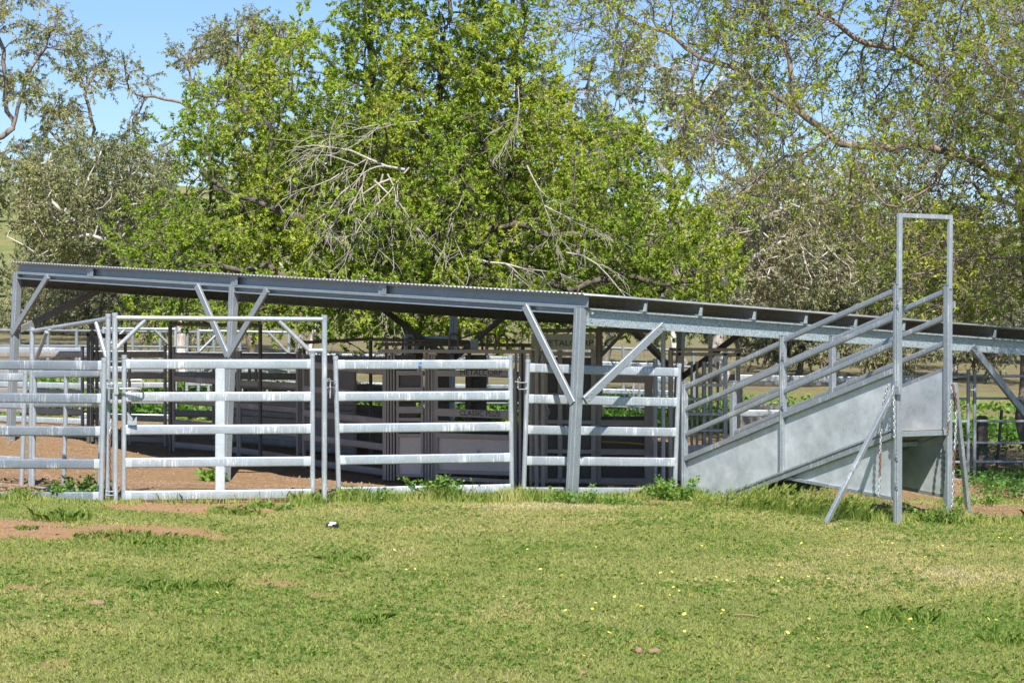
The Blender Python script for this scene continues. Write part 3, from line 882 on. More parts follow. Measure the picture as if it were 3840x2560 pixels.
    b = MB(); b.tube(C(1388, 1272, .3), C(1760, 1281, .3), 0.026, 12); b.build('push_bar', 'dark_steel', root)
    b = MB(); b.poly([C(1786, 1700, -.05), C(1798, 1700, -.05), C(1792, 1684, -.05)], 0.01); b.build('wear_plate', 'steel', root)

    # head bail, right hand end
    def H(px, py, dy=0.0):
        return P(px, py, 36.1 + dy)
    hb = thing('head_bail', 'dark head bail section with a lettered cream board on top of the crush', 'head bail', H(2120, 1805))
    b = MB(); b.box(H(1992, 1281), H(2230, 1281), 0.03, 0.235); bd = b.build('sign_board', 'board', hb)
    text('METALCORP', H(2032, 1287, -.018), 0.127, (1, 0, 0), (0, 0, 1), 'ink', bd, sx=1.06)
    for px in (2000, 2045, 2100, 2165, 2225):
        b = MB(); b.box(H(px, 1800, .05), H(px, 1312, .05), .06, .07, (1, 0, 0)); b.build('upright', 'crush', hb)
    for y in (1325, 1480, 1580, 1690, 1800):
        b = MB(); b.box(H(1996, y, .03), H(2232, y + 3, .03), .05, .06); b.build('rail', 'crush', hb)
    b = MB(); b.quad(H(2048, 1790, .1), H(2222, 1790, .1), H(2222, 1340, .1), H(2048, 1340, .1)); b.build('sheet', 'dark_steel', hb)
    b = MB(); b.path([H(2052, 1560, -.02), H(2060, 1545, -.02), H(2052, 1525, -.02), H(2040, 1500, -.02)], 0.012, 8); b.build('latch_hook', 'tube', hb)
    # big window frame / race section between corner post and chute
    def Q(px, py, dy=0.0):
        return P(px, py, 36.3 + dy)
    wf = thing('race_section', 'square steel race section with a large window right of the corner post', 'race panel', Q(2350, 1800))
    for px, w in ((2240, .11), (2432, .12)):
        b = MB(); b.box(Q(px, 1800), Q(px, 1385), .08, w, (1, 0, 0)); b.build('upright', 'crush', wf)
    for y, h in ((1412, .15), (1582, .09), (1690, .09), (1800, .10)):
        b = MB(); b.box(Q(2030, y), Q(2450, y + 5), .07, h); b.build('rail', 'crush', wf)
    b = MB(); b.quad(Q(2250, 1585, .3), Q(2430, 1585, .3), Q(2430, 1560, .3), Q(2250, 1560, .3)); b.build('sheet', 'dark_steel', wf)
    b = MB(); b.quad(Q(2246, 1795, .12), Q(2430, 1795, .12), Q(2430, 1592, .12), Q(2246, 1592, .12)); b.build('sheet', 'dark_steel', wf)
    b = MB(); b.path([Q(2250, 1655, -.06), Q(2300, 1657, -.06), Q(2370, 1661, -.06), Q(2420, 1666, -.06)], 0.014, 8); tag(b.build('hose', 'hose', None, Q(2340, 1660)), 'yellow hose lying along the race section low behind the corner post', 'hose')
    for px, t, m_ in ((2457, 1345, 'ramp_steel'), (2487, 1234, 'tube'), (2513, 1310, 'crush')):
        Yp = 35.4
        b = MB()
        b.tube(P(px, 1850, Yp), P(px, t, Yp), 0.034 if px != 2513 else .028, 14)
        tag(b.build('yard_post', m_, None, P(px, 1850, Yp)), {2457: 'short pale pipe post just left of the tall tube by the panel end', 2487: 'tall grey pipe post reaching up to the shelter beam', 2513: 'thin brown post between the tall tube and the panel end'}[px], 'post')
    # the post tubes left of the head bail
    for px, t in ((2013, 1300), (2036, 1352)):
        b = MB(); b.tube(P(px, 1830, 35.2), P(px, t, 35.2), 0.030, 12)
        tag(b.build('yard_post', 'crush', None, P(px, 1830, 35.2)), {2013: 'brown pipe post right of the second panel gap', 2036: 'shorter brown pipe post left of the corner brace'}[px], 'post')
crush()

# small sorting gate frame behind the low end of the ramp
def sorting_gate():
    Y = 35.6
    q = lambda px, py, dy=0.0: P(px, py, Y + dy)
    root = thing('sorting_gate', 'square tube sorting gate with close bars behind the low end of the ramp', 'gate', q(2640, 1700))
    for px, t in ((2516, 1306), (2547, 1306), (2720, 1312), (2768, 1312)):
        b = MB(); b.box(q(px, 1800), q(px, t), .05, .06, (1, 0, 0)); b.build('upright', 'ramp_steel' if px == 2720 else 'crush', root)
    for y in (1309, 1327): 
        b = MB(); b.box(q(2510, y), q(2775, y + 2), .05, .045); b.build('top_rail', 'crush', root)
    for y in (1443, 1496, 1552, 1613):
        b = MB(); b.box(q(2555, y, -.04), q(2710, y, -.04), .04, .045); b.build('rail', 'ramp_steel', root)
    for px in (2594, 2614, 2640, 2664, 2692):
        r = 0.032 if px in (2640, 2664) else .02
        b = MB(); b.tube(q(px, 1700, .12), q(px, 1355 if px != 2664 else 1240, .12), r, 12); b.build('bar', 'ramp_steel' if r > .03 else 'crush', root)
    b = MB(); b.quad(q(2572, 1720, -.05), q(2680, 1700, -.05), q(2680, 1664, -.05), q(2572, 1670, -.05)); b.build('kick_plate', 'ramp_steel', root)
    b = MB(); b.tube(q(2698, 1540, -.08), q(2698, 1540, -.04), .025, 12); b.build('bolt', 'chain', root)
sorting_gate()

# right-hand double gate beyond the ramp
def right_gates():
    Y = 36.6
    for name, label, x0, x1, both in (('field_gate', 'grey pipe gate seen between the ramp and the timber post, left leaf', 3330, 3631, 1), ('field_gate', 'grey pipe gate reaching the right edge in front of the tree trunk', 3655, 4080, 1)):
        root = thing(name, label, 'gate', P((x0 + x1) / 2, 1795, Y), 'pipe gates right of the ramp')
        for px in (x0, x1):
            b = MB(); b.box(P(px, 1800, Y), P(px - 0, 1388, Y), .045, .05, (1, 0, 0), .012); o = b.build('post', 'steel', root)
            c = MB(); c.tube(P(px, 1390, Y), P(px, 1385, Y), .03, 12); c.build('cap', 'steel', o)
        for y in (1409, 1493, 1578, 1659, 1730, 1799):
            b = MB(); b.box(P(x0, y, Y), P(x1, y + 2, Y), .03, .038, (0, 0, 1), .008); b.build('rail', 'steel', root)
    b = MB(); b.tube(P(3643, 1487, Y - .03), P(3643, 1440, Y - .03), .014, 8); b.box(P(3632, 1442, Y - .03), P(3655, 1442, Y - .03), .03, .02); b.box(P(3632, 1462, Y - .03), P(3655, 1462, Y - .03), .03, .02)
    tag(b.build('gate_pin', 'chain', None, P(3643, 1460, Y)), 'drop pin joining the two grey pipe gates', 'gate pin')
    b = MB(); 
    A, B = P(3683, 1800, 37.3), P(3684, 1562, 37.3)
    b.box(A, B, .15, .165, (0, 1, 0), .02); b.box(B, B + Vector((0, 0, .015)), .12, .13, (0, 1, 0), .02)
    tag(b.build('timber_post', 'timber', None, A), 'squat weathered timber post behind the grey pipe gate', 'post')
    b = MB(); b.box(P(3735, 1790, 38.2), P(3757, 1535, 38.2), .03, .035, (0, 1, 0)); b.box(P(3735, 1790, 38.2), P(3757, 1535, 38.2), .05, .006, (0, 1, 0))
    tag(b.build('star_picket', 'dark_steel', None, P(3735, 1790, 38.2)), 'thin dark star picket leaning beside the right tree trunk', 'post')
right_gates()

# distant rail fences at far left
def far_fence(label, pts, rails, post_dx, Yl, Yr, h, mat):
    (x0, y0), (x1, y1) = pts
    root = thing('far_fence', label, 'fence', P((x0 + x1) / 2, (y0 + y1) / 2, (Yl + Yr) / 2), 'far rail fences')
    A, B = P(x0, y0, Yl), P(x1, y1, Yr)
    n = post_dx
    for k in range(n + 1):
        p = A + (B - A) * (k / n)
        p.z = float(gz(p.x, p.y))
        b = MB(); b.tube(p - Vector((0, 0, .1)), p + Vector((0, 0, h)), .045, 8); b.build('post', mat, root)
    for k in range(rails):
        b = MB()
        for j in range(n):
            p, q = A + (B - A) * (j / n), A + (B - A) * ((j + 1) / n)
            p.z = float(gz(p.x, p.y)) + h * (0.95 - .3 * k); q.z = float(gz(q.x, q.y)) + h * (0.95 - .3 * k)
            b.tube(p, q, .035, 8)
        b.build('rail', mat, root)
far_fence('far grey rail fence crossing the dry grass at the left', ((-40, 1330), (900, 1345)), 3, 9, 60, 64, 1.3, 'steel')
far_fence('far rail fence behind the yards at right of the big tree', ((1450, 1370), (2600, 1380)), 3, 9, 60, 58, 1.3, 'steel')

# ------------------------------------------------------------------ loading ramp
def loading_ramp():
    A = Vector((2.345, 32.9, 0)); B = Vector((4.735, 29.64, 0))
    w = Vector((0.807, 0.589, 0)) * 0.88
    root = thing('loading_ramp', 'galvanised cattle loading ramp with sheeted sides and a tall portal', 'loading ramp', gpt(3.6, 31.4))
    def N(px, py):
        """point of the near side plane seen at a photo pixel"""
        k = (px - 1920) / F
        t = (k * A.y - A.x) / ((B.x - A.x) - k * (B.y - A.y))
        Y = A.y + t * (B.y - A.y)
        return P(px, py, Y)
    out = Vector((-w.x, -w.y, 0)).normalized()      # towards the viewer
    ax = (B - A).normalized()
    sides = ((Vector((0, 0, 0)), out), (w, -out))
    for off, ow in sides:
        near = off.length < .01
        # posts
        def post(px, t, bt, wd=.075):
            b = MB(); p, q = N(px, bt) + off, N(px, t) + off
            b.box(p, q, wd, wd, ax, .006)
            b.box(p + ow * .035, q + ow * .035, wd * .40, .02, ax, .003)
            po = b.build('post', 'ramp_steel', root)
            c = MB(); c.box(q, q + Vector((0, 0, .012)), wd + .012, wd + .012, ax, .004); c.build('cap', 'ramp_steel', po)
            return po
        post(2567, 1433, 1890 if near else 1850)
        post(2936, 1259, 1785)
        post(3366, 1066, 1968 if near else 1960, .085)
        d = MB()
        # rails
        for a_, b_, c_, e_ in ((1452, 1286, 1274, 1088), (1536, 1380, 1370, 1187), (1630, 1473, 1466, 1286)):
            for x0, y0, x1, y1 in ((2570, a_, 2930, b_), (2942, c_, 3360, e_)):
                b = MB(); b.rail(N(x0, y0) + off, N(x1, y1) + off, .045, .072, (0, 0, 1), .014, 3); b.build('rail', 'ramp_steel', root)
        # sheet: upper
        sh = MB()
        ins = -ow * 0.012
        sh.poly([N(2570, 1878) + off + ins, N(2717, 1866) + off + ins, N(2936, 1780) + off + ins, N(2936, 1572) + off + ins, N(2570, 1722) + off + ins], .004)
        sh.build('side_sheet', 'sheet', root)
        sh = MB()
        sh.poly([N(2938, 1780) + off + ins, N(3360, 1628) + off + ins, N(3360, 1392) + off + ins, N(2938, 1562) + off + ins], .004)
        sh.build('side_sheet', 'sheet', root)
        for x0, y0, x1, y1 in ((2566, 1722, 2930, 1569), (2942, 1557, 3360, 1388)):
            b = MB(); b.box(N(x0, y0) + off + ow * .012, N(x1, y1) + off + ow * .012, .05, .07); b.build('top_cap', 'ramp_steel', root)
        b = MB(); b.box(N(2700, 1876) + off + ow * .02, N(3360, 1629) + off + ow * .02, .06, .08); b.build('floor_beam', 'ramp_steel', root)
        b = MB(); b.box(N(2720, 1858) + off + ow * .045, N(3352, 1612) + off + ow * .045, .035, .03); b.build('edge_angle', 'ramp_steel', root)
        sk = MB()
        sk.poly([N(2962, 1790) + off + ins, N(3358, 1868) + off + ins, N(3358, 1634) + off + ins], .004)
        sk.build('skirt_sheet', 'sheet', root)
        b = MB(); b.box(N(2950, 1790) + off, N(3358, 1870) + off, .04, .045); b.build('skirt_rail', 'ramp_steel', root)
        # bolts plates
        for px, y in ((2947, 1334), (2945, 1519), (3378, 1140), (3373, 1712), (3373, 1820)):
            c = N(px, y) + off + ow * .047
            pl = MB(); pl.box(c - Vector((0, 0, .045)), c + Vector((0, 0, .045)), .05, .012, ow)
            pl.cyl(c, c + ow * .02, .014, 8)
            pl.build('bolt_plate', 'ramp_steel', root)
        # portal
        b = MB(); b.box(N(3372, 1080) + off, N(3374, 800) + off, .055, .055, ax, .006)
        po = b.build('portal_post', 'tube', root)
        # landing box at top end
        st = MB()
        c = N(3380, 1462) + off + ow * .05
        st.box(c - Vector((0, 0, .05)), c + Vector((0, 0, .05)), .08, .05, ow); st.build('brace_bracket', 'ramp_steel', root)
    b = MB(); b.box(N(3374, 808), N(3374, 808) + w, .05, .055); b.build('portal_bar', 'tube', root)
    # floor
    fl = MB(); up = Vector((0, 0, .03))
    fl.quad(N(2700, 1866) + up, N(3362, 1622) + up, N(3362, 1622) + w + up, N(2700, 1866) + w + up, .02); fl.build('floor', 'shade_toned_rail', root)
    b = MB(); b.box(N(3366, 1628), N(3366, 1628) + w, .06, .065); b.build('end_bar', 'ramp_steel', root)
    for t in (.35, .6, .85):
        p = N(2700, 1866) * (1 - t) + N(3362, 1622) * t - Vector((0, 0, .03))
        b = MB(); b.box(p, p + w, .05, .06); b.build('cross_member', 'ramp_steel', root)
    # diagonal prop legs
    p = N(3372, 1462) + out * .09; q = N(3372, 1462) + out * .09 - ax * 0.0
    foot = P(3098, 1960, G(3098, 1962))
    b = MB(); b.box(foot, p, .055, .06, out, .006); b.build('prop', 'ramp_steel', root)
    p = N(3372, 1440) + w - out * .09
    foot = P(3634, 1938, G(3634, 1938))
    b = MB(); b.box(foot, p, .055, .06, ax, .006); b.build('prop', 'ramp_steel', root)
    # dung splashes on the inner sheet
    sp = MB()
    for px, y, s_ in ((3545, 1452, .05), (3552, 1462, .04), (3532, 1560, .035), (3420, 1438, .03), (3436, 1437, .04), (3520, 1600, .02), (3560, 1382, .02), (3530, 1410, .015)):
        pass
    return root, N, w, out, ax
ramp_root, RN, RW, ROUT, RAX = loading_ramp()

# ------------------------------------------------------------------ chains
def chain(label, pts, nl, rust, lk=0.055, r=0.0065, wd=0.036):
    pts = [Vector(p) for p in pts]
    seg = [(pts[i + 1] - pts[i]).length for i in range(len(pts) - 1)]
    tot = sum(seg)
    root = thing('chain', label, 'chain', pts[0], 'chains')
    bufs = {'chain': MB(), 'rust': MB()}
    nlinks = int(tot / (lk - 2.2 * r))
    def at(s_):
        for i, l in enumerate(seg):
            if s_ <= l or i == len(seg) - 1:
                return pts[i] + (pts[i + 1] - pts[i]) * (s_ / l), (pts[i + 1] - pts[i]).normalized()
            s_ -= l
    for k in range(nlinks):
        c, d = at((k + .5) / nlinks * tot)
        ref = Vector((0.8, 0.6, 0)) if k % 2 else Vector((-0.6, 0.8, 0))
        sd_ = (ref - d * ref.dot(d)).normalized()
        ring = []
        for j in range(14):
            a = 2 * math.pi * j / 14
            y = math.sin(a); x = math.cos(a)
            ring.append(c + sd_ * x * (wd / 2 - r) + d * (y * (wd / 2 - r) + (1 if y > 0 else -1) * (lk - wd) / 2))
        ring.append(ring[0])
        ru = rust((k + .5) / nlinks)
        mb = MB(); mb.path(ring, r, 6)
        lo = mb.build('link', 'rust' if ru else 'chain', root)
        if ru: lo['label'] = 'rusty brown link'
g0 = Vector((0, -.07, 0))
chain('short zinc chain looped over the near ramp post', [RN(3371, 1445) + ROUT * .10, RN(3376, 1540) + ROUT * .10, RN(3377, 1640) + ROUT * .10], 0, lambda t: False)
chain('long chain with rusty links hanging left of the near ramp post', [RN(3360, 1440) + ROUT * .14, RN(3344, 1520) + ROUT * .15, RN(3336, 1640) + ROUT * .15, RN(3330, 1860) + ROUT * .15], 0, lambda t: .62 < t < .82)
chain('zinc chain with rusty end on the far ramp post', [P(3571, 1440, 29.7), P(3567, 1510, 29.7), P(3558, 1570, 29.7), P(3554, 1630, 29.7)], 0, lambda t: t > .75)
chain('longest rust-banded chain hanging from the far ramp prop', [P(3571, 1440, 29.62), P(3586, 1500, 29.62), P(3586, 1580, 29.62), P(3578, 1720, 29.62), P(3571, 1900, 29.62)], 0, lambda t: t < .22 or .55 < t < .7)
chain('rust-brown chain hanging between the left panel and the gate frame', [P(415, 1572, 29.6), P(412, 1640, 29.6), P(413, 1798, 29.6)], 0, lambda t: t > .25, 0.06)

# ------------------------------------------------------------------ trees
def px2(x, y, Y):       # half-scale layout pixels (2352 wide)
    return P(x * 1.6327, y * 1.6327, Y)

def colonize(roots, attr, step, kill, infl, iters=140, seed=1):
    """space colonisation; roots = list of polylines (first one starts on the ground). returns nodes, parents"""
    nodes, par = [], []
    wob = [0]
    def addchain(pl, start):
        prev = start
        for p, q in zip(pl[:-1], pl[1:]):
            n = max(1, int((q - p).length / step))
            if prev is None:
                nodes.append(p.copy()); par.append(-1); prev = len(nodes) - 1
            for k in range(1, n + 1):
                wob[0] += 1
                ph = wob[0] * step
                am = min(.16, .05 * (q - p).length)
                off = Vector((math.sin(ph * 2.3 + seed) + .6 * math.sin(ph * 5.1), math.cos(ph * 1.9 + seed * 2), .8 * math.sin(ph * 2.9 + 1) + .6 * math.sin(ph * 6.3 + seed))) * am
                nodes.append(p + (q - p) * (k / n) + off); par.append(prev); prev = len(nodes) - 1
        return prev
    addchain(roots[0], None)
    for pl in roots[1:]:
        i = min(range(len(nodes)), key=lambda j: (nodes[j] - pl[0]).length)
        pl = [nodes[i]] + pl[1:]
        addchain(pl, i)
    rnd = random.Random(seed)
    # give the guide limbs a natural wander
    alive = [Vector(a) for a in attr]
    for it in range(iters):
        if not alive: break
        kd = kdtree.KDTree(len(nodes))
        for i, n in enumerate(nodes): kd.insert(n, i)
        kd.balance()
        pull = {}
        keep = []
        for a in alive:
            co, i, d = kd.find(a)
            if d < kill: continue
            keep.append(a)
            if d < infl:
                v = (a - co) / d
                if i in pull: pull[i] += v
                else: pull[i] = v.copy()
        alive = keep
        if not pull: break
        for i, v in pull.items():
            if v.length < 1e-3: continue
            d = v.normalized()
            if par[i] >= 0:
                d = (d + (nodes[i] - nodes[par[i]]).normalized() * 0.25)
            d = (d + Vector((rnd.uniform(-1, 1), rnd.uniform(-1, 1), rnd.uniform(-1, 1))) * 0.28).normalized()
            nodes.append(nodes[i] + d * step); par.append(i)
    return nodes, par

def ell_points(ells, n, seed, gap=0.0, gscale=0.8, clumps=0):
    r = np.random.default_rng(seed)
    vol = np.array([e[2] * e[3] for e in ells], float); vol /= vol.sum()
    out = []
    for e, v in zip(ells, vol):
        cx, cy, rx, ry, Y, dep = e
        k = int(n * v) + 1
        if clumps:
            s = Y / F * 1.6327
            cc = r.normal(size=(clumps, 3)); cc /= np.linalg.norm(cc, axis=1)[:, None]; cc *= 0.85 * r.random((clumps, 1)) ** .4
            rr_ = .20 + .2 * r.random(clumps)
            w_ = r.integers(0, clumps, k)
            d_ = r.normal(size=(k, 3)); d_ /= np.linalg.norm(d_, axis=1)[:, None]
            p = cc[w_] + d_ * (r.random((k, 1)) ** (1 / 2.2)) * rr_[w_][:, None] * np.array([1, 1, .8])
            out.append(np.array(px2(cx, cy, Y)) + p * np.array([rx * s, dep, ry * s]))
            continue
        p = r.normal(size=(k * 1, 3)); p /= np.linalg.norm(p, axis=1)[:, None]
        p *= (r.random((k, 1)) ** (1 / 3)) * (1 + 0.14 * r.normal(size=(k, 1)))
        s = Y / F * 1.6327
        c = np.array(px2(cx, cy, Y))
        out.append(c + p * np.array([rx * s, dep, ry * s]))
    A = np.concatenate(out)
    if gap > 0:
        nn = (vnoise(A[:, 0] * gscale + 11, A[:, 2] * gscale + A[:, 1] * 0.7 * gscale, seed) + vnoise(A[:, 0] * gscale * 2.1, A[:, 2] * gscale * 2.1 - A[:, 1] * gscale, seed + 5)) / 2
        A = A[nn > gap]
    A = A[A[:, 2] > gz(A[:, 0], A[:, 1]) + 0.35]
    return A

def radii(nodes, par, tip, power, trunk_max):
    n = len(nodes)
    acc = [0.0] * n; ch = [0] * n
    for i in range(n - 1, -1, -1):
        if acc[i] == 0: acc[i] = tip ** power
        if par[i] >= 0:
            acc[par[i]] += acc[i]; ch[par[i]] += 1
    rr = [a ** (1 / power) for a in acc]
    mx = max(rr)
    if mx > trunk_max:      # compress the thick end
        rr = [r if r < tip * 3 else tip * 3 + (r - tip * 3) * (trunk_max - tip * 3) / (mx - tip * 3) for r in rr]
    return rr, ch

def branch_mesh(nodes, par, rr, minr=0.0):
    """one ring per node and parent end; cheap segments with shared orientation"""
    V, Fc = [], []
    kids = {}
    for i, p in enumerate(par):
        kids.setdefault(p, []).append(i)
    def ring(c, d, r, n):
        side = d.cross(Vector((0.3, 0.2, 0.9)))
        if side.length < .05: side = d.cross(Vector((1, 0, 0)))
        side.normalize(); u = side.cross(d)
        base = len(V)
        for k in range(n):
            a = 2 * math.pi * k / n
            V.append(c + (side * math.cos(a) + u * math.sin(a)) * r)
        return base
    done = [False] * len(nodes)
    starts = [(i, None) for i in kids.get(-1, [])]
    stack = starts
    while stack:
        i, frm = stack.pop()
        # walk a chain following the thickest child
        chainl = [frm] if frm is not None else []
        r0 = rr[i]
        n = 9 if r0 > .09 else (6 if r0 > .03 else (4 if r0 > 0.012 else 3))
        cur = i
        while True:
            chainl.append(cur); 
            ks = kids.get(cur, [])
            if not ks: break
            ks = sorted(ks, key=lambda k: -rr[k])
            for k in ks[1:]: stack.append((k, cur))
            cur = ks[0]
        prev = None
        for j, idx in enumerate(chainl):
            a = nodes[chainl[max(j - 1, 0)]]; b = nodes[chainl[min(j + 1, len(chainl) - 1)]]
            d = (b - a)
            if d.length < 1e-6: d = Vector((0, 0, 1))
            d.normalize()
            r = rr[idx] if not (j == 0 and frm is not None) else min(rr[idx], rr[i] * 1.1)
            bs = ring(nodes[idx], d, r, n)
            if prev is not None:
                for k in range(n):
                    Fc.append((prev + k, prev + (k + 1) % n, bs + (k + 1) % n, bs + k))
            prev = bs
    return np.array([tuple(v) for v in V]), np.array(Fc, np.int64)

def twigs_mesh(base, dirs, lens, r, curl, rg, seg=3):
    """M curved three-sided twigs -> verts, quads, tips, tip dirs"""
    m = len(base)
    pts = [base]
    d = dirs / np.linalg.norm(dirs, axis=1)[:, None]
    for k in range(seg):
        d = d + curl + rg.normal(size=(m, 3)) * 0.16
        d /= np.linalg.norm(d, axis=1)[:, None]
        pts.append(pts[-1] + d * (lens / seg)[:, None])
    ref = np.array([0.31, 0.22, 0.92])
    sd_ = np.cross(d, ref); sd_ /= np.linalg.norm(sd_, axis=1)[:, None] + 1e-9
    u = np.cross(sd_, d)
    V = []
    for k, p in enumerate(pts):
        rr_ = r * (1 - 0.75 * k / seg)
        for j in range(3):
            a = 2 * math.pi * j / 3
            V.append(p + (sd_ * math.cos(a) + u * math.sin(a)) * (rr_[:, None] if hasattr(rr_, 'shape') else rr_))
    V = np.stack(V, 1).reshape(-1, 3)       # per twig: (seg+1)*3
    per = (seg + 1) * 3
    fs = []
    for k in range(seg):
        for j in range(3):
            fs.append((k * 3 + j, k * 3 + (j + 1) % 3, (k + 1) * 3 + (j + 1) % 3, (k + 1) * 3 + j))
    Fq = (np.arange(m)[:, None, None] * per + np.array(fs)[None]).reshape(-1, 4)
    return V, Fq, pts, d

def leaves_mesh(c, d, length, width, rg, fold=0.25):
    """lozenge leaves: base c, direction d"""
    m = len(c)
    d = d / (np.linalg.norm(d, axis=1)[:, None] + 1e-9)
    ref = rg.normal(size=(m, 3))
    s = np.cross(d, ref); s /= np.linalg.norm(s, axis=1)[:, None] + 1e-9
    n = np.cross(s, d)
    L_ = length[:, None]; w = width[:, None]
    mid = c + d * L_ * 0.45
    V = np.stack([c, mid + s * w / 2 + n * w * fold, c + d * L_ - n * L_ * 0.08, mid - s * w / 2 + n * w * fold], 1).reshape(-1, 3)
    Fq = (np.arange(m)[:, None] * 4 + np.arange(4)[None]).astype(np.int64)
    return V, Fq

def tree(name, label, group, roots, ells, npts, step, kill, infl, tip, trunk_max, bark_, leaf, leaf_len, leaf_w, per_twig, twig_len, twigs_per, droop, seed, gap=0.4, gscale=0.8, power=2.2,
         leafy=1.0, var_mid=0.5, var_sd=0.15, spread=0.9, extra=None, twig_r=0.006, twig_bark=None, clumps=0, tipward=0.3):
    rg = np.random.default_rng(seed)
    A = ell_points(ells, npts, seed, gap, gscale, clumps)
    nodes, par = colonize(roots, A, step, kill, infl, seed=seed)
    rr, ch = radii(nodes, par, tip, power, trunk_max)
    base = roots[0][0]
    root = thing(name, label, 'tree', base, group)
    V, Fq = branch_mesh(nodes, par, rr)
    # twigs on every thin node
    N_ = np.array([tuple(n) for n in nodes]); P_ = np.array(par); R_ = np.array(rr)
    thin = np.where((R_ < tip * 3.2) & (P_ >= 0))[0]
    w = np.where(np.array(ch)[thin] == 0, 1.7, 0.8)
    cnt = rg.poisson(twigs_per * w)
    idx = np.repeat(thin, cnt)
    dirn = N_[idx] - N_[P_[idx]]
    dirn /= np.linalg.norm(dirn, axis=1)[:, None] + 1e-9
    dirs = dirn * 0.8 + rg.normal(size=(len(idx), 3)) * spread * 0.6 + np.array([0, 0, 0.25])
    lens = twig_len * (0.5 + rg.random(len(idx)))
    tv, tf, tp, td = twigs_mesh(N_[idx], dirs, lens, np.full(len(idx), twig_r), np.array([0, 0, -droop * 0.25]), rg)
    mesh_np('trunk', V, Fq, bark_, root, smooth=True)
    tw_ = mesh_np('twigs', tv, tf, twig_bark or 'bark_brown', root, smooth=True)
    tw_['kind'] = 'stuff'
    # leaves along the outer part of the twigs
    keep = rg.random(len(idx)) < leafy
    segs = len(tp) - 1
    k = rg.poisson(per_twig, size=len(idx)) * keep
    li = np.repeat(np.arange(len(idx)), k)
    t = np.clip(rg.random(len(li)) ** tipward, 0, .999) * segs
    si = t.astype(int); fr_ = (t - si)[:, None]
    P0 = np.stack(tp, 1)
    c = P0[li, si] * (1 - fr_) + P0[li, si + 1] * fr_
    ld = td[li] * 0.65 + rg.normal(size=(len(li), 3)) * 0.7 + np.array([0, 0, -droop])
    LEN = leaf_len * (0.6 + 0.8 * rg.random(len(li))); WID = leaf_w * (0.7 + 0.6 * rg.random(len(li)))
    lv, lf = leaves_mesh(c, ld, LEN, WID, rg)
    # colour differs by clump (young and old shoots), not by light
    clump = vnoise(c[:, 0] * 0.9 + 5, c[:, 2] * 0.9 + c[:, 1] * .6, seed + 3)
    tw = rg.normal(size=len(idx))[li] * 0.5
    var = np.clip(var_mid + (clump - .5) * 0.5 + var_sd * (tw + rg.normal(size=len(li)) * .6), 0, 1)
    mesh_np('crown', lv, lf, leaf, root, var)
    print(name, 'nodes', len(nodes), 'twigs', len(idx), 'leaves', len(li))
    return root, nodes, rr

def base_at(px, Y):
    x = (px * 1.6327 - 1920) / F * Y
    return gpt(x, Y, -0.15)

# --- the big fresh green tree behind the shelter
Y0 = 52.0
q = lambda x, y, dy=0.0: px2(x, y, Y0 + dy)
roots = [[base_at(945, Y0), q(938, 700), q(925, 600), q(915, 520, .5), q(870, 350, 1), q(845, 180, .6), q(850, 20), q(860, -140)],
         [q(938, 690), q(1000, 560, -.5), q(1040, 400, -.3), q(1020, 250, 0), q(1010, 120), q(1040, -60)],
         [q(940, 690), q(1080, 580, .5), q(1170, 450, 1.0), q(1200, 300, 1), q(1190, 130, 1), q(1200, -80)],
         [q(945, 690), q(1060, 540, -1.5), q(1180, 522, -2.2), q(1330, 540, -2.5), q(1480, 560, -2)],
         [q(940, 700), q(860, 620, -1.5), q(740, 540, -2.2), q(610, 470, -2.2), q(500, 420, -1.5)],
         [q(930, 620), q(800, 470, 1.5), q(690, 330, 1.5), q(600, 240, 1)],
         [q(940, 710), q(800, 660, -2), q(640, 630, -2.6), q(450, 600, -2)],
         [q(945, 710), q(1150, 660, -2), q(1350, 650, -2.6), q(1550, 640, -2)]]
ells = [(960, 540, 560, 210, Y0, 4.5), (960, 320, 360, 250, Y0, 4.0), (880, 100, 190, 260, Y0, 3.2), (1120, 60, 150, 280, Y0, 3.0),
        (560, 400, 190, 210, Y0 + .5, 3.0), (470, 580, 190, 130, Y0, 3.2), (1450, 570, 230, 200, Y0, 3.5), (1360, 400, 150, 140, Y0, 2.5),
        (700, 260, 180, 180, Y0, 3.0), (980, -140, 280, 160, Y0, 3.0), (900, 690, 560, 90, Y0 - 1, 4.0), (1180, 300, 150, 170, Y0, 3)]
main_tree, mnodes, mrr = tree('ash_tree', 'broad fresh green tree behind the shelter with bare dead boughs in its middle', None, roots, ells, 10000, 0.23, 0.30, 3.0, 0.009, 0.34,
     'bark_dark', 'leaf_ash', 0.078, 0.032, 36, 0.40, 2.0, 0.35, 3, gap=0.36, gscale=0.75, twig_r=0.006, var_mid=0.48)

# bare dead boughs
def dead_bough(mb, p, d, ln, r, depth, rnd, droop=-0.12):
    pts = [Vector(p)]; rs = [r]
    n = 6
    d = Vector(d).normalized()
    for k in range(n):
        d = (d + Vector((rnd.uniform(-1, 1), rnd.uniform(-1, 1) * .5, rnd.uniform(-1, 1))) * 0.26 + Vector((0, 0, droop))).normalized()
        pts.append(pts[-1] + d * ln / n); rs.append(max(0.004, r * (1 - 0.75 * (k + 1) / n)))
    mb.path(pts, rs, 5 if depth else 4)
    if depth > 0:
        for k in range(rnd.randint(3, 5)):
            i = rnd.randint(1, n - 1)
            dd = (d + Vector((rnd.uniform(-1, 1), rnd.uniform(-1, .4), rnd.uniform(-1, .6))) * 0.9)
            dead_bough(mb, pts[i], dd, ln * rnd.uniform(.35, .7), rs[i] * .6, depth - 1, rnd, droop)
rnd = random.Random(5)
mb = MB()
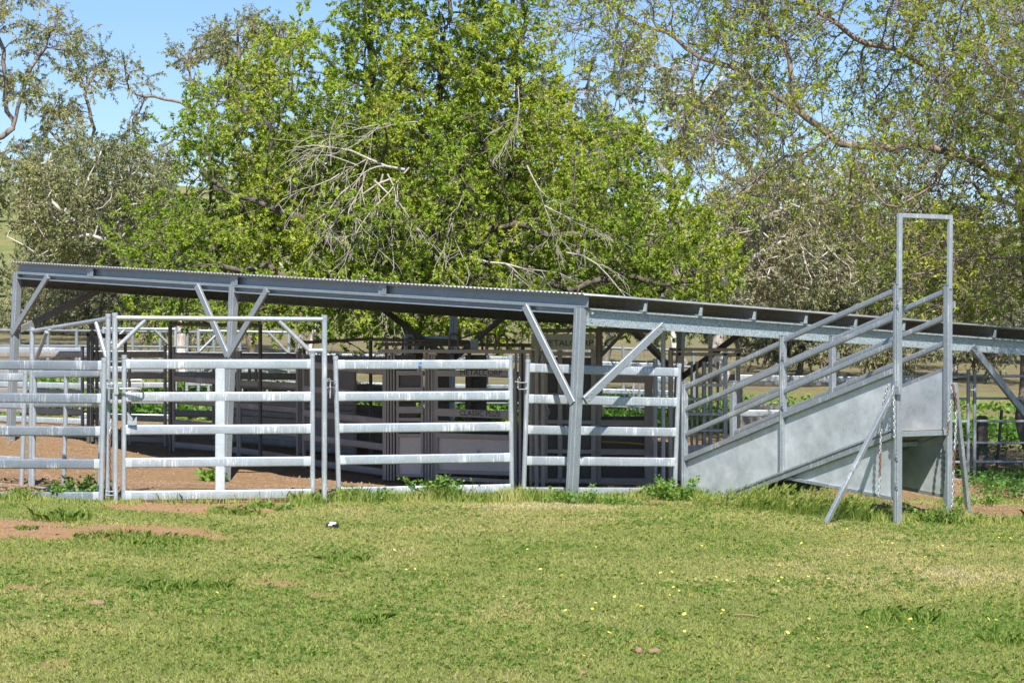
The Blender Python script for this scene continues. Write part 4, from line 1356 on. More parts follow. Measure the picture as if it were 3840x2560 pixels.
for (x, y, dx, dz, ln, r) in ((930, 390, -1, .1, 2.3, .05), (900, 410, -.8, -.5, 1.8, .035), (880, 400, -.3, -1, 1.6, .03), (760, 380, -.1, .9, .9, .02), (860, 415, .9, -.4, 1.4, .03), (800, 430, -.8, -.7, 1.3, .025), (940, 385, -.7, -.6, 1.9, .03), (840, 400, -.2, -1, 1.5, .028), (780, 400, -.9, -.4, 1.2, .025), (890, 400, .4, -.9, 1.5, .028), (820, 380, -.9, .3, 1.2, .022)):
    dead_bough(mb, q(x, y, -4.0), (dx, -.1, dz), ln, r * .7, 2, rnd, -.08)
for (x, y, dx, dz, ln, r) in ((1210, 380, .6, -.9, 1.7, .03), (1065, 440, -.25, -1, 1.9, .022), (1245, 470, .8, -.5, 1.5, .025), (900, 560, .3, -1, 1.4, .022), (1190, 200, .3, -1, 1.2, .022), (960, 280, -1, .15, 2.2, .022), (1080, 590, 1, -.1, 2.2, .045), (1300, 580, 1, -.4, 2.0, .035)):
    dead_bough(mb, q(x, y, -4.0), (dx, -.1, dz), ln, r * .6, 2, rnd, -.04)
mb.build('dead_bough', 'dead', main_tree)

# --- the sparse tree on the right, just coming into leaf
Y1 = 44.0
q1 = lambda x, y, dy=0.0: px2(x, y, Y1 + dy)
roots = [[base_at(2395, Y1 - 4) if False else P(2362 * 1.6327, 1110 * 1.6327, Y1 - 5), P(2362 * 1.6327, 900 * 1.6327, Y1 - 4.7), P(2368 * 1.6327, 700 * 1.6327, Y1 - 4), q1(2365, 560, -3.5), q1(2350, 420, -3), q1(2320, 250, -2), q1(2250, 80, -2), q1(2200, -120, -1.5)],
         [q1(2300, 390, -2.8), q1(2180, 345, -3), q1(2040, 340, -3.2), q1(1940, 330, -3.2), q1(1880, 285, -3), q1(1800, 240, -3), q1(1700, 170, -3), q1(1560, 90, -3), q1(1420, 40, -2.5)],
         [q1(1900, 320, -3.2), q1(1800, 360, -3.5), q1(1720, 430, -3.6), q1(1660, 470, -3.6)],
         [q1(2290, 300, -2.2), q1(2180, 180, -2), q1(2050, 120, -2), q1(1900, 40, -2), q1(1750, -40, -2)],
         [q1(2320, 480, -3.2), q1(2230, 430, -4.2), q1(2150, 420, -4.8), q1(2060, 470, -5)],
         [q1(2180, 340, -3), q1(2130, 440, -3.5), q1(2050, 520, -3.5)],
         [q1(2340, 560, -3.4), q1(2280, 600, -4.5), q1(2180, 640, -4.8)],
         [q1(1860, 270, -3), q1(1760, 60, -3), q1(1740, -80, -3)],
         [q1(2350, 420, -3), px2(2440, 200, 38), px2(2530, 60, 35.5), px2(2620, -60, 33.2), px2(2760, -60, 31.4)]]
ells = [(2200, 150, 330, 260, Y1 - 2, 3.0), (1900, 110, 330, 190, Y1 - 2.5, 2.6), (1560, 60, 270, 130, Y1 - 2.5, 2.2), (2250, 440, 220, 260, Y1 - 3.5, 2.6), (2240, 560, 190, 190, Y1 - 4, 2.4), (2150, 330, 250, 160, Y1 - 3, 2.4),
        (1960, 360, 230, 140, Y1 - 3, 2.2), (1740, 290, 240, 150, Y1 - 3, 2.0), (1850, -120, 600, 150, Y1 - 2, 3.0), (2220, 640, 210, 110, Y1 - 4, 2.2), (2080, 560, 130, 150, Y1 - 3.5, 1.6), (2330, 300, 150, 300, Y1 - 3, 2.5), (1420, 20, 170, 90, Y1 - 2.5, 1.6), (2480, 250, 200, 260, Y1 - 6.5, 2.2), (2400, 80, 160, 160, Y1 - 6, 2.0), (2620, 0, 190, 230, 33.6, 3.0), (2760, -30, 240, 270, 31.5, 2.6), (2560, 260, 120, 150, 35.5, 2.0), (2480, 440, 80, 120, 34.2, 2.2), (2560, 520, 110, 90, 33.5, 2.0)]
tree('ash_tree', 'sparse twiggy tree at the right edge, just breaking into yellow-green leaf', None, roots, ells, 10000, 0.20, 0.27, 3.2, 0.008, 0.36,
     'bark_brown', 'leaf_young', 0.082, 0.030, 11, 0.55, 2.4, 0.25, 8, gap=0.38, gscale=0.8, leafy=0.68, power=2.75, twig_r=0.006, var_mid=0.5)
# buttress of the trunk near the ground
# --- eucalypts
def gum(label, x, Y, limbs, ells, npts, seed, bark_='bark_gum', leaf='leaf_gum', tm=0.32, leaf_len=0.17, leaf_w=0.048, per=20, tw=0.55, gap=0.40, gs=0.45, step=0.36, kill=0.5, infl=6.0, twp=2.0, vm=.5, tip=.016, clumps=0):
    per, npts, step, kill, twp = max(per * 1.4, 26), int(npts * 1.9), min(step, .32), min(kill, .42), twp * 1.25
    leaf_len, leaf_w = leaf_len * .68, leaf_w * .68
    r = [[px2(a, b, Y + c) if b is not None else base_at(a, Y) for a, b, c in l] for l in limbs]
    return tree('gum_tree', label, 'gum trees behind the yards', r, [(a, b, c * (.84 if c > 45 else 1), d * (.84 if c > 45 else 1), Y + e, f) for a, b, c, d, e, f in ells], npts, step, kill, infl, tip, tm, bark_, leaf, leaf_len, leaf_w, per, tw, twp, 0.7, seed, gap=0 if clumps else gap, gscale=gs, twig_r=0.009, var_mid=vm, clumps=clumps, tipward=.5)

gum('tall airy gum tree at the left edge reaching out of the picture top', -60, 80, [[(-120, None, 0), (-110, 500, 0), (-60, 380, 0), (20, 290, 0), (70, 180, 0), (110, 80, 0)], [(-60, 380, 0), (30, 340, 0), (120, 290, 0), (170, 280, 0)], [(20, 290, 0), (10, 150, 0), (-20, 20, 0)], [(-110, 480, 0), (-160, 250, 0), (-150, 50, 0)]],
    [(50, 60, 130, 110, 0, 4), (150, 100, 60, 55, 0, 3), (-40, 180, 110, 130, 0, 4), (60, 210, 60, 60, 0, 3), (20, 380, 55, 50, 0, 3), (-40, -60, 140, 100, 0, 4), (-150, 120, 120, 220, 0, 4)], 1500, 21, 'bark_grey', vm=.6, clumps=5)
gum('leaning gum tree with clumped crown second from the left edge', 270, 88, [[(330, None, 0), (290, 560, 0), (250, 490, 0), (200, 420, 0), (165, 370, 0), (120, 300, 0), (130, 230, 0)], [(165, 370, 0), (215, 300, 0), (200, 200, 0)], [(200, 420, 0), (140, 400, 0), (80, 380, 0)]],
    [(190, 140, 75, 70, 0, 3), (225, 180, 40, 60, 0, 2), (120, 240, 75, 70, 0, 3), (160, 290, 60, 60, 0, 3), (100, 320, 70, 40, 0, 2.5), (200, 320, 40, 50, 0, 2), (130, 350, 60, 40, 0, 2)], 1300, 22, 'bark_brown', vm=.6, tm=.25, clumps=5)
gum('tall gum tree behind the left shoulder of the big green tree', 560, 84, [[(580, None, 0), (570, 460, 0), (545, 330, 0), (540, 220, 0), (545, 130, 0), (560, 40, 0)], [(560, 400, 0), (480, 270, 0), (420, 235, 0), (350, 225, 0)], [(480, 270, 0), (440, 190, 0), (440, 120, 0)], [(545, 300, 0), (620, 150, 0), (640, 60, 0)], [(565, 420, 0), (460, 330, 0), (400, 320, 0)]],
    [(560, 60, 70, 80, 0, 4), (500, 100, 110, 60, 0, 4), (620, 60, 80, 60, 0, 4), (430, 150, 65, 60, 0, 3), (310, 190, 55, 55, 0, 2.5), (560, 180, 130, 90, 0, 4), (300, 280, 55, 30, 0, 2.5), (620, 200, 90, 120, 0, 4), (330, 350, 60, 60, 0, 3), (380, 380, 60, 30, 0, 3)], 1900, 23, 'bark_brown', vm=.55, clumps=6)
gum('dense olive gum tree low at the left with a pale fallen bough', 240, 66, [[(420, None, 0), (400, 700, 0), (300, 620, 0), (240, 560, -1), (180, 510, -2), (120, 460, -2)], [(330, 640, 0), (270, 560, -2), (190, 540, -2.5), (90, 580, -2.5), (20, 545, -2.5)], [(400, 700, 0), (330, 520, 0), (300, 420, 0)], [(300, 620, 0), (250, 460, 0), (200, 380, 0)]],
    [(190, 430, 150, 110, 0, 4), (300, 420, 110, 110, 0, 4), (230, 520, 190, 100, 0, 4), (125, 500, 70, 90, 1, 3), (330, 560, 90, 90, 0, 3)], 2300, 24, 'bark_gum', 'leaf_gum', leaf_len=.17, leaf_w=.045, per=13, tm=.28, gap=.36, gs=.6, step=.4, kill=.55, vm=.42, tip=.014)
gum('grey green gum tree low behind the left end of the shelter', 200, 72, [[(215, None, 0), (210, 720, 0), (190, 640, 0), (170, 590, 0)], [(210, 720, 0), (270, 660, 0), (330, 630, 0)], [(205, 700, 0), (120, 640, 0), (60, 620, 0)]],
    [(190, 640, 130, 60, 0, 3), (320, 660, 150, 70, 0, 3), (240, 700, 160, 40, 0, 3), (130, 600, 60, 60, 0, 3)], 1500, 25, 'bark_grey', 'leaf_grey', leaf_len=.17, leaf_w=.045, per=12, tm=.25, gap=.38, gs=.6, step=.4, kill=.6, vm=.4, tip=.014)
gum('white trunked gum tree right of the big green tree', 1590, 78, [[(1555, None, 0), (1548, 520, 0), (1530, 400, 0), (1560, 330, 0), (1590, 250, 0), (1595, 170, 0), (1600, 60, 0), (1610, -60, 0)], [(1535, 420, 0), (1500, 330, 0), (1450, 240, 0), (1400, 160, 0)], [(1590, 250, 0), (1660, 180, 0), (1720, 120, 0)], [(1450, 240, 0), (1470, 130, 0), (1490, 40, 0)]],
    [(1480, 190, 140, 90, 0, 4), (1640, 260, 120, 120, 0, 4), (1540, 330, 150, 90, 0, 4), (1700, 190, 90, 60, 0, 3), (1420, 330, 100, 100, 0, 3), (1690, 330, 90, 80, 0, 3)], 1300, 26, 'bark_gum', 'leaf_grey', tm=.6, gap=.46, vm=.45, clumps=5)
gum('pale limbed gum tree spreading behind the ramp', 1700, 70, [[(1655, None, 0), (1660, 720, 0), (1650, 620, 0), (1655, 520, 0), (1700, 450, 0), (1760, 380, 0), (1790, 320, 0)], [(1655, 560, 0), (1740, 510, -1), (1830, 460, -1.5), (1880, 380, -1)], [(1660, 640, 0), (1740, 580, -2), (1850, 540, -2)], [(1655, 520, 0), (1620, 440, 0), (1600, 360, 0)]],
    [(1800, 480, 180, 110, 0, 4), (1800, 620, 190, 90, 0, 4), (1900, 560, 130, 120, 0, 4), (1700, 560, 80, 120, 0, 3), (1880, 430, 120, 80, 0, 3)], 2500, 27, 'bark_gum', 'leaf_grey', leaf_len=.17, leaf_w=.045, per=12, tm=.3, gap=.38, gs=.6, step=.4, kill=.58, vm=.5, tip=.014)
gum('brown olive gum tree behind the tall portal of the ramp', 2000, 74, [[(2010, None, 0), (2005, 760, 0), (1990, 660, 0), (2010, 560, 0), (2020, 470, 0)], [(2000, 700, 0), (2080, 600, 0), (2120, 540, 0)], [(1995, 680, 0), (1930, 600, 0)]],
    [(1960, 640, 120, 90, 0, 3), (2080, 560, 130, 130, 0, 3), (2200, 620, 150, 130, 1, 3), (2020, 480, 110, 90, 0, 3)], 1900, 28, 'bark_grey', 'leaf_grey', leaf_len=.17, leaf_w=.045, per=11, tm=.25, gap=.42, gs=.6, step=.4, kill=.6, vm=.4, tip=.014)
gum('gum tree filling the gap behind the big tree, left of the white trunks', 1250, 82, [[(1300, None, 0), (1310, 640, 0), (1330, 480, 0), (1300, 360, 0), (1320, 220, 0)], [(1330, 480, 0), (1420, 380, 0)]],
    [(1300, 260, 140, 110, 0, 3), (1380, 420, 160, 150, 0, 3), (1150, 420, 160, 160, 0, 3), (900, 420, 200, 180, 0, 3), (700, 420, 180, 160, 0, 3)], 1700, 29, 'bark_grey', 'leaf_grey', gap=.4, vm=.35)
# stout stringy trunks glimpsed under the shelter roof
gum('stringy red barked gum seen between the shelter posts', 680, 69, [[(690, None, 0), (686, 790, 0), (690, 700, 0), (670, 640, 0), (640, 600, 0)], [(720, None, 0), (712, 800, 0), (720, 720, 0), (760, 650, 0)]],
    [(640, 690, 110, 40, 0, 2), (780, 640, 150, 50, 0, 2), (560, 700, 60, 40, 0, 2)], 500, 30, bark('stringy_bark', (0.15, 0.075, 0.045), (0.55, 0.42, 0.34), (4, 4, .5)).name and 'bark_gum', 'leaf_grey', leaf_len=.16, leaf_w=.045, per=8, tm=.36, gap=.42, gs=.7, step=.35, kill=.6, vm=.4, tip=.02)
gum('leaning dark gum trunk behind the corner post of the shelter', 1400, 62, [[(1372, None, 0), (1395, 780, 0), (1430, 700, 0), (1440, 600, 0)], [(1400, 770, 0), (1380, 690, 0)]],
    [(1440, 640, 120, 40, 0, 2), (1330, 660, 100, 40, 0, 2)], 300, 31, 'bark_grey', 'leaf_grey', leaf_len=.16, leaf_w=.045, per=8, tm=.42, gap=.42, gs=.7, step=.35, kill=.6, vm=.4, tip=.025)
for k, (x, Y, dx, lab, sd_) in enumerate(((1785, 80, 25, 'pair of distant gum trees behind the low ramp rails', 32), (2080, 86, -30, 'far gum tree on the field behind the upper ramp rails', 33), (2190, 78, 20, 'far gum tree with pale trunk behind the grey pipe gates', 34), (1560, 84, 15, 'far gum tree seen under the shelter beam left of the ramp', 35))):
    gum(lab, x, Y, [[(x, None, 0), (x + dx * .3, 800, 0), (x + dx, 720, 0), (x + dx * 1.2, 650, 0)], [(x + dx * .3, 790, 0), (x - dx, 700, 0)]],
        [(x, 690, 110, 60, 0, 3), (x + 60, 740, 90, 35, 0, 3), (x - 70, 740, 80, 35, 0, 3)], 800, sd_, 'bark_gum' if k in (0, 2) else 'bark_grey', 'leaf_grey', leaf_len=.2, leaf_w=.055, per=10, tm=.3, gap=.4, gs=.5, step=.45, kill=.7, vm=.38)

for k, (x, Y, rx, lab) in enumerate(((1830, 73, 130, 'low olive scrub tree in shade behind the upper ramp rails'), (2060, 71, 140, 'low dark scrub tree behind the ramp portal, under the beam'), (2270, 75, 120, 'low scrub tree far behind the grey pipe gates'), (420, 80, 150, 'low grey scrub tree far behind the slide gate'))):
    gum(lab, x, Y, [[(x, None, 0), (x + 8, 830, 0), (x + 20, 790, 0), (x - 10, 750, 0)], [(x + 8, 825, 0), (x - 60, 780, 0)], [(x + 8, 825, 0), (x + 70, 780, 0)]],
        [(x, 785 if k < 3 else 740, rx, 50, 0, 3), (x + 40, 740, rx * .7, 40, 0, 2.5)], 1100, 50 + k, 'bark_grey', 'leaf_grey', leaf_len=.16, leaf_w=.045, per=14, tm=.16, gap=.34, gs=.6, vm=.3)
for k, (x, Y, lab) in enumerate(((1690, 98, 'far gum tree showing between the big tree and the upper ramp rails'), (1890, 102, 'far gum tree directly behind the mid post of the ramp'), (2120, 100, 'far gum tree behind the ramp portal'), (2310, 96, 'far gum tree at the right edge behind the twiggy tree'), (140, 100, 'far gum tree left of the shelter end brace'), (1120, 104, 'far gum tree in the gap behind the rear shelter post'))):
    gum(lab, x, Y, [[(x, None, 0), (x + 6, 780, 0), (x - 10, 700, 0), (x + 12, 620, 0)], [(x + 4, 770, 0), (x - 70, 690, 0)], [(x + 4, 750, 0), (x + 80, 670, 0)]],
        [(x, 650, 130, 90, 0, 3), (x + 70, 730, 100, 45, 0, 3), (x - 70, 730, 100, 45, 0, 3)], 900, 70 + k, 'bark_grey', 'leaf_grey', leaf_len=.2, leaf_w=.055, per=14, tm=.24, gap=.34, gs=.5, step=.45, kill=.7, vm=.4)
# scrub and far trees on the hill
def far_scrub():
    rg = np.random.default_rng(90)
    n = 70
    y = rg.uniform(140, 420, n); x = rg.uniform(-.26, .26, n) * y
    cs, ds, ls = [], [], []
    for i in range(n):
        h = rg.uniform(1.5, 4.5); k = int(240)
        p = rg.normal(size=(k, 3)); p /= np.linalg.norm(p, axis=1)[:, None]; p *= rg.random((k, 1)) ** .4
        c = np.array([x[i], y[i], float(gz(x[i], y[i])) + h * .55]) + p * np.array([h * .55, h * .55, h * .5])
        cs.append(c); ds.append(rg.normal(size=(k, 3))); ls.append(np.full(k, h * .22))
    c = np.concatenate(cs); d = np.concatenate(ds); l = np.concatenate(ls)
    V, Fq = leaves_mesh(c, d, l, l * .6, rg)
    o = mesh_np('hill_scrub', V, Fq, 'leaf_grey', None, np.clip(rg.normal(.35, .2, len(l)), 0, 1), loc=(0, 250, 10))
    tag(o, 'scattered brown-green scrub on the hillside', 'scrub', None, 'stuff')
far_scrub()

# ------------------------------------------------------------------ grass and weeds
def blades(x, y, h, w, lean, rg, zoff=0.0):
    m = len(x)
    z = gz(x, y) + zoff
    a = rg.random(m) * 2 * np.pi
    side = np.stack([np.cos(a), np.sin(a), np.zeros(m)], 1)
    ln = rg.normal(size=(m, 2)) * lean
    b = np.stack([x, y, z - 0.005], 1)
    midp = b + np.stack([ln[:, 0] * h * .35, ln[:, 1] * h * .35, h * .6], 1)
    tip = b + np.stack([ln[:, 0] * h, ln[:, 1] * h, h * (1 - .25 * np.hypot(ln[:, 0], ln[:, 1]))], 1)
    V = np.stack([b - side * w[:, None] / 2, b + side * w[:, None] / 2, midp + side * w[:, None] * .36, tip, midp - side * w[:, None] * .36], 1)
    V = V.reshape(-1, 3)
    return V, (np.arange(m)[:, None] * 5 + np.arange(5)[None]).astype(np.int64)

def lawn():
    rg = np.random.default_rng(3)
    n = 900000
    # more blades nearer the lens where each shows larger
    y = 13.4 + (33.8 - 13.4) * rg.random(n) ** 0.95
    x = (rg.random(n) * 2 - 1) * (0.222 * y + 1.6)
    keep = (y < fence_y(x) + 0.15) | (x > 3.0)
    x, y = x[keep], y[keep]
    d = dirt_mask(x, y)
    cov = fbm(x / .35, y / .35, 61)
    keep = (rg.random(len(x)) > d * np.clip(.62 + .75 * fbm(x / .22, y / .22, 68), 0, 1.02)) & (rg.random(len(x)) < 0.45 + 1.0 * cov)
    x, y = x[keep], y[keep]
    big = fbm(x / 2.2, y / 3.0, 62); med = fbm(x / .6, y / .6, 63); sm = fbm(x / .18, y / .18, 64)
    strip = np.exp(-((fence_y(x) - y - 1.15) / .55) ** 2) * sstep(-2.0, -.5, x) * (1 - sstep(6.8, 7.5, x))      # yellowed strip along the fence
    var = .56 + (big - .5) * .5 + (med - .5) * .34 + (sm - .5) * .16 + strip * .22 + rg.normal(size=len(x)) * .10 - .06 * sstep(26, 20, y) + .0
    h = (0.014 + .026 * rg.random(len(x))) * (.75 + .8 * med) * (1.15 - .45 * np.clip(var, 0, 1))
    V, Fc = blades(x, y, h, .0038 + .0035 * rg.random(len(x)), 0.65, rg)
    o = mesh_np('lawn_grass', V, Fc, 'grass', None, np.clip(var, 0, 1), loc=(0, 22, 0))
    tag(o, 'short mown patchy grass of the lawn in front of the yards', 'grass', None, 'stuff')
    print('lawn', len(x))
lawn()

def rosettes(n, xs, ys, size, rg, up=.45, per=9):
    """flat broad-leaved weeds"""
    x = np.repeat(xs, per); y = np.repeat(ys, per); s = np.repeat(size, per)
    a = rg.random(len(x)) * 2 * np.pi
    el = np.abs(rg.normal(size=len(x))) * up + .12
    d = np.stack([np.cos(a) * np.cos(el), np.sin(a) * np.cos(el), np.sin(el)], 1)
    j = rg.normal(size=(len(x), 2)) * s[:, None] * .25
    c = np.stack([x + j[:, 0], y + j[:, 1], gz(x + j[:, 0], y + j[:, 1]) + .008 + .2 * s * rg.random(len(x))], 1)
    m = len(c)
    sd_ = np.stack([-np.sin(a), np.cos(a), np.zeros(m)], 1)
    L_ = s * (.6 + .6 * rg.random(m)); w = L_ * (.38 + .25 * rg.random(m))
    mid = c + d * (L_ * .55)[:, None]
    tip = c + d * L_[:, None] - np.array([0, 0, 1]) * (L_ * .18)[:, None]
    V = np.stack([c, mid + sd_ * w[:, None] / 2, tip, mid - sd_ * w[:, None] / 2], 1).reshape(-1, 3)
    return V, (np.arange(m)[:, None] * 4 + np.arange(4)[None]).astype(np.int64), m

def dirt_crumbs():
    rg = np.random.default_rng(44)
    n = 60000
    y = rg.uniform(24, 44, n); x = rg.uniform(-8.5, 8, n)
    keep = rg.random(n) < sstep(.45, .8, dirt_mask(x, y)) * sstep(.35, .65, fbm(x / .6, y / .6, 91))
    x, y = x[keep], y[keep]; m = len(x)
    r = .006 + .022 * rg.random(m) ** 4
    a = rg.random(m) * 6.28
    c = np.stack([x, y, gz(x, y) + .01], 1)
    vs = []
    for k in range(4):
        an = a + k * 1.57
        rr = r * (.7 + .6 * rg.random(m))
        vs.append(c + np.stack([np.cos(an) * rr, np.sin(an) * rr, -.006 + 0 * rr], 1))
    vs.append(c + np.stack([0 * r, 0 * r, r * (.6 + .5 * rg.random(m))], 1))
    V = np.stack(vs, 1).reshape(-1, 3)
    f = np.array([[0, 1, 4], [1, 2, 4], [2, 3, 4], [3, 0, 4]])
    Fc = (np.arange(m)[:, None, None] * 5 + f[None]).reshape(-1, 3)
    o = mesh_np('dirt_crumbs', V, Fc, 'dung', None, None, loc=(0, 32, 0))
    tag(o, 'dry dung crumbs and clods strewn over the bare yard dirt', 'dirt crumbs', None, 'stuff')
dirt_crumbs()

def lawn_weeds():
    rg = np.random.default_rng(4)
    n = 26000
    y = 13.5 + 18.5 * rg.random(n) ** .9
    x = (rg.random(n) * 2 - 1) * (.222 * y + .2)
    patch = fbm(x / .9, y / .9, 66) * .6 + fbm(x / 3.2, y / 3.2, 67) * .4
    keep = (rg.random(n) < sstep(.50, .66, patch)) & (dirt_mask(x, y) < .5) & ((y < fence_y(x) - .1))
    x, y = x[keep], y[keep]
    V, Fc, m = rosettes(len(x), x, y, .016 + .026 * rg.random(len(x)), rg)
    o = mesh_np('lawn_weeds', V, Fc, 'leaf_weed', None, np.clip(rg.normal(.5, .25, m), 0, 1), loc=(0, 22, 0))
    tag(o, 'low clover-like weeds spread through the lawn', 'weeds', None, 'stuff')
lawn_weeds()

def fence_grass():
    rg = np.random.default_rng(6)
    n = 60000
    x = rg.uniform(-7.5, 8.2, n)
    fy = np.where(x < 3.0, fence_y(x), np.where(x < 4.5, 31.9 - (x - 3.0) * 1.25, 30.2))
    off = rg.normal(size=n) * .20
    y = fy - .12 + off
    thick = fbm(x / .5, y / .5, 71)
    ramp_zone = ((x > 2.2) & (x < 4.4)).astype(float)
    extra = ((x > 2.2) & (x < 4.6)) * .5
    gate_gap = ((x > -4.55) & (x < -2.75)).astype(float)
    keep = (rg.random(n) < (.25 + .9 * thick + extra) * (1 - .93 * gate_gap) * (1 - .55 * (x < -4.4)) * (1 - .5 * sstep(4.6, 5.2, x))) & (np.hypot(x - 4.78, y - 29.3) > .32)
    x, y, thick, rz = x[keep], y[keep], thick[keep], ramp_zone[keep]
    h = (.05 + .42 * rg.random(len(x)) * np.clip(thick - .28, 0, 1)) * np.where(x < -4.4, .6, 1) * (1 + .35 * rz * sstep(2.4, 3.4, x))
    V, Fc = blades(x, y, h, .006 + .004 * rg.random(len(x)), .33, rg)
    var = np.clip(.42 + .6 * (fbm(x / .4, y / .4, 72) - .5) + rg.normal(size=len(x)) * .17 - .14 * rz, 0, 1)
    o = mesh_np('fence_grass', V, Fc, 'grass', None, var, loc=(0, 31, 0))
    tag(o, 'longer unmown grass tufts along the foot of the panels', 'grass', None, 'stuff')
    # barley grass with seed heads before the ramp
    n = 700
    x = rg.uniform(2.35, 4.35, n); y = 31.75 - (x - 2.3) * 1.02 + rg.normal(size=n) * .22
    keep = rg.random(n) < .9
    x, y = x[keep], y[keep]; m = len(x)
    h = rg.uniform(.16, .36, m) * (.35 + .65 * sstep(2.4, 3.4, x))
    z = gz(x, y)
    ln = np.stack([rg.normal(.35, .25, m), rg.normal(0, .2, m)], 1)
    b0 = np.stack([x, y, z], 1)
    top = b0 + np.stack([ln[:, 0] * h * .35, ln[:, 1] * h * .35, h], 1)
    sv, sf, pts, d = twigs_mesh(b0, top - b0, h, np.full(m, .0022), np.array([.12, 0, -.05]), rg)
    o1 = np.repeat(pts[-1], 7, 0); dd = np.repeat(d, 7, 0) + rg.normal(size=(m * 7, 3)) * .22 + np.array([.15, 0, -.05])
    o1 = o1 - np.repeat(d, 7, 0) * (rg.random((m * 7, 1)) * .05)
    lv, lf = leaves_mesh(o1, dd, np.full(m * 7, .06), np.full(m * 7, .010), rg)
    V = np.concatenate([sv, lv]); Fq = np.concatenate([sf, lf + len(sv)])
    o = mesh_np('barley_grass', V, Fq, 'grass', None, np.concatenate([np.full(len(sf), .3), np.clip(rg.normal(.44, .12, len(lf)), 0, 1)]), loc=(3.5, 31, 0))
    tag(o, 'barley grass with drooping seed heads in front of the ramp', 'grass', None, 'stuff')
fence_grass()

def weed_field():
    """lush weeds beyond the yards"""
    rg = np.random.default_rng(14)
    n = 60000
    y = rg.uniform(46, 60, n); x = (rg.random(n) * 2 - 1) * (.225 * y + 1)
    yel = (x > 4.5) & (y > 47)
    keep = (rg.random(n) < sstep(.3, .6, fbm(x / 1.5, y / 1.5, 81) + .25 * (y < 49))) & (~yel | (rg.random(n) < .3))
    x, y = x[keep], y[keep]; m = len(x)
    tall = np.where(y < 50, 1.0, .45)
    c = np.stack([x, y, gz(x, y) + rg.random(m) * .22 * tall], 1)
    d = rg.normal(size=(m, 3)) * np.array([1, 1, .5]) + np.array([0, 0, .3])
    V, Fc = leaves_mesh(c, d, rg.uniform(.10, .2, m), rg.uniform(.06, .11, m), rg)
    o = mesh_np('field_weeds', V, Fc, 'leaf_weed', None, np.clip(rg.normal(.45, .22, m), 0, 1), loc=(0, 50, 0))
    tag(o, 'lush green weeds growing beyond the far rails of the yards', 'weeds', None, 'stuff')
    # nettles between ramp and right gates, leaf colour darkened for tree shade
    n = 7500
    x = rg.uniform(6.6, 10.5, n); y = rg.uniform(33.2, 39, n)
    keep = (rg.random(n) < sstep(.3, .55, fbm(x / .7, y / .7, 83))) & (x > 6.1 + (y - 33) * .12)
    x, y = x[keep], y[keep]; m = len(x)
    hh = np.where(y > 36.8, .5, .2)
    c = np.stack([x, y, gz(x, y) + rg.random(m) * hh], 1)
    d = rg.normal(size=(m, 3)) * np.array([1, 1, .5]) + np.array([0, 0, .2])
    V, Fc = leaves_mesh(c, d, rg.uniform(.04, .09, m), rg.uniform(.025, .055, m), rg)
    o = mesh_np('gateway_weeds', V, Fc, 'leaf_weed', None, np.clip(rg.normal(.15, .15, m), 0, 1), loc=(8, 36, 0))
    tag(o, 'leafy weeds toned dark for tree shade under the pipe gates at the right', 'weeds', None, 'stuff')
weed_field()

def weed_plant(label, px, py, r, h, n, seed, Y=None, leaf=.06, vm=.6, stems=13):
    rg = np.random.default_rng(seed)
    Y = Y or G(px, py)
    leaf *= .72; n = int(n * 1.5)
    x0 = (px - 1920) / F * Y
    root = thing('weed_plant', label, 'weed', gpt(x0, Y), 'weeds at the foot of the yards')
    a = rg.random(stems) * 2 * np.pi; rad = r * np.sqrt(rg.random(stems)) * .5
    bx, by = x0 + np.cos(a) * rad, Y + np.sin(a) * rad
    base = np.stack([bx, by, gz(bx, by)], 1)
    dr = np.stack([np.cos(a) * r / h * .8, np.sin(a) * r / h * .8, np.ones(stems)], 1) + rg.normal(size=(stems, 3)) * .2
    sv, sf, pts, d = twigs_mesh(base, dr, h * rg.uniform(.6, 1.15, stems), np.full(stems, .005), np.array([0, 0, -.06]), rg)
    mesh_np('stems', sv, sf, 'leaf_weed', root, np.full(len(sf), .6))['kind'] = 'stuff'
    li = rg.integers(0, stems, n)
    t = rg.random(n) ** .8 * (len(pts) - 1.001); si = t.astype(int); f_ = (t - si)[:, None]
    P0 = np.stack(pts, 1)
    c = P0[li, si] * (1 - f_) + P0[li, si + 1] * f_
    ld = rg.normal(size=(n, 3)) * np.array([1, 1, .5]) + np.array([0, 0, .25])
    c = c + ld * .02
    V, Fc = leaves_mesh(c, ld, leaf * rg.uniform(.6, 1.3, n), leaf * rg.uniform(.55, .95, n), rg, .12)
    mesh_np('leaves', V, Fc, 'leaf_weed', root, np.clip(rg.normal(vm, .22, n), 0, 1))
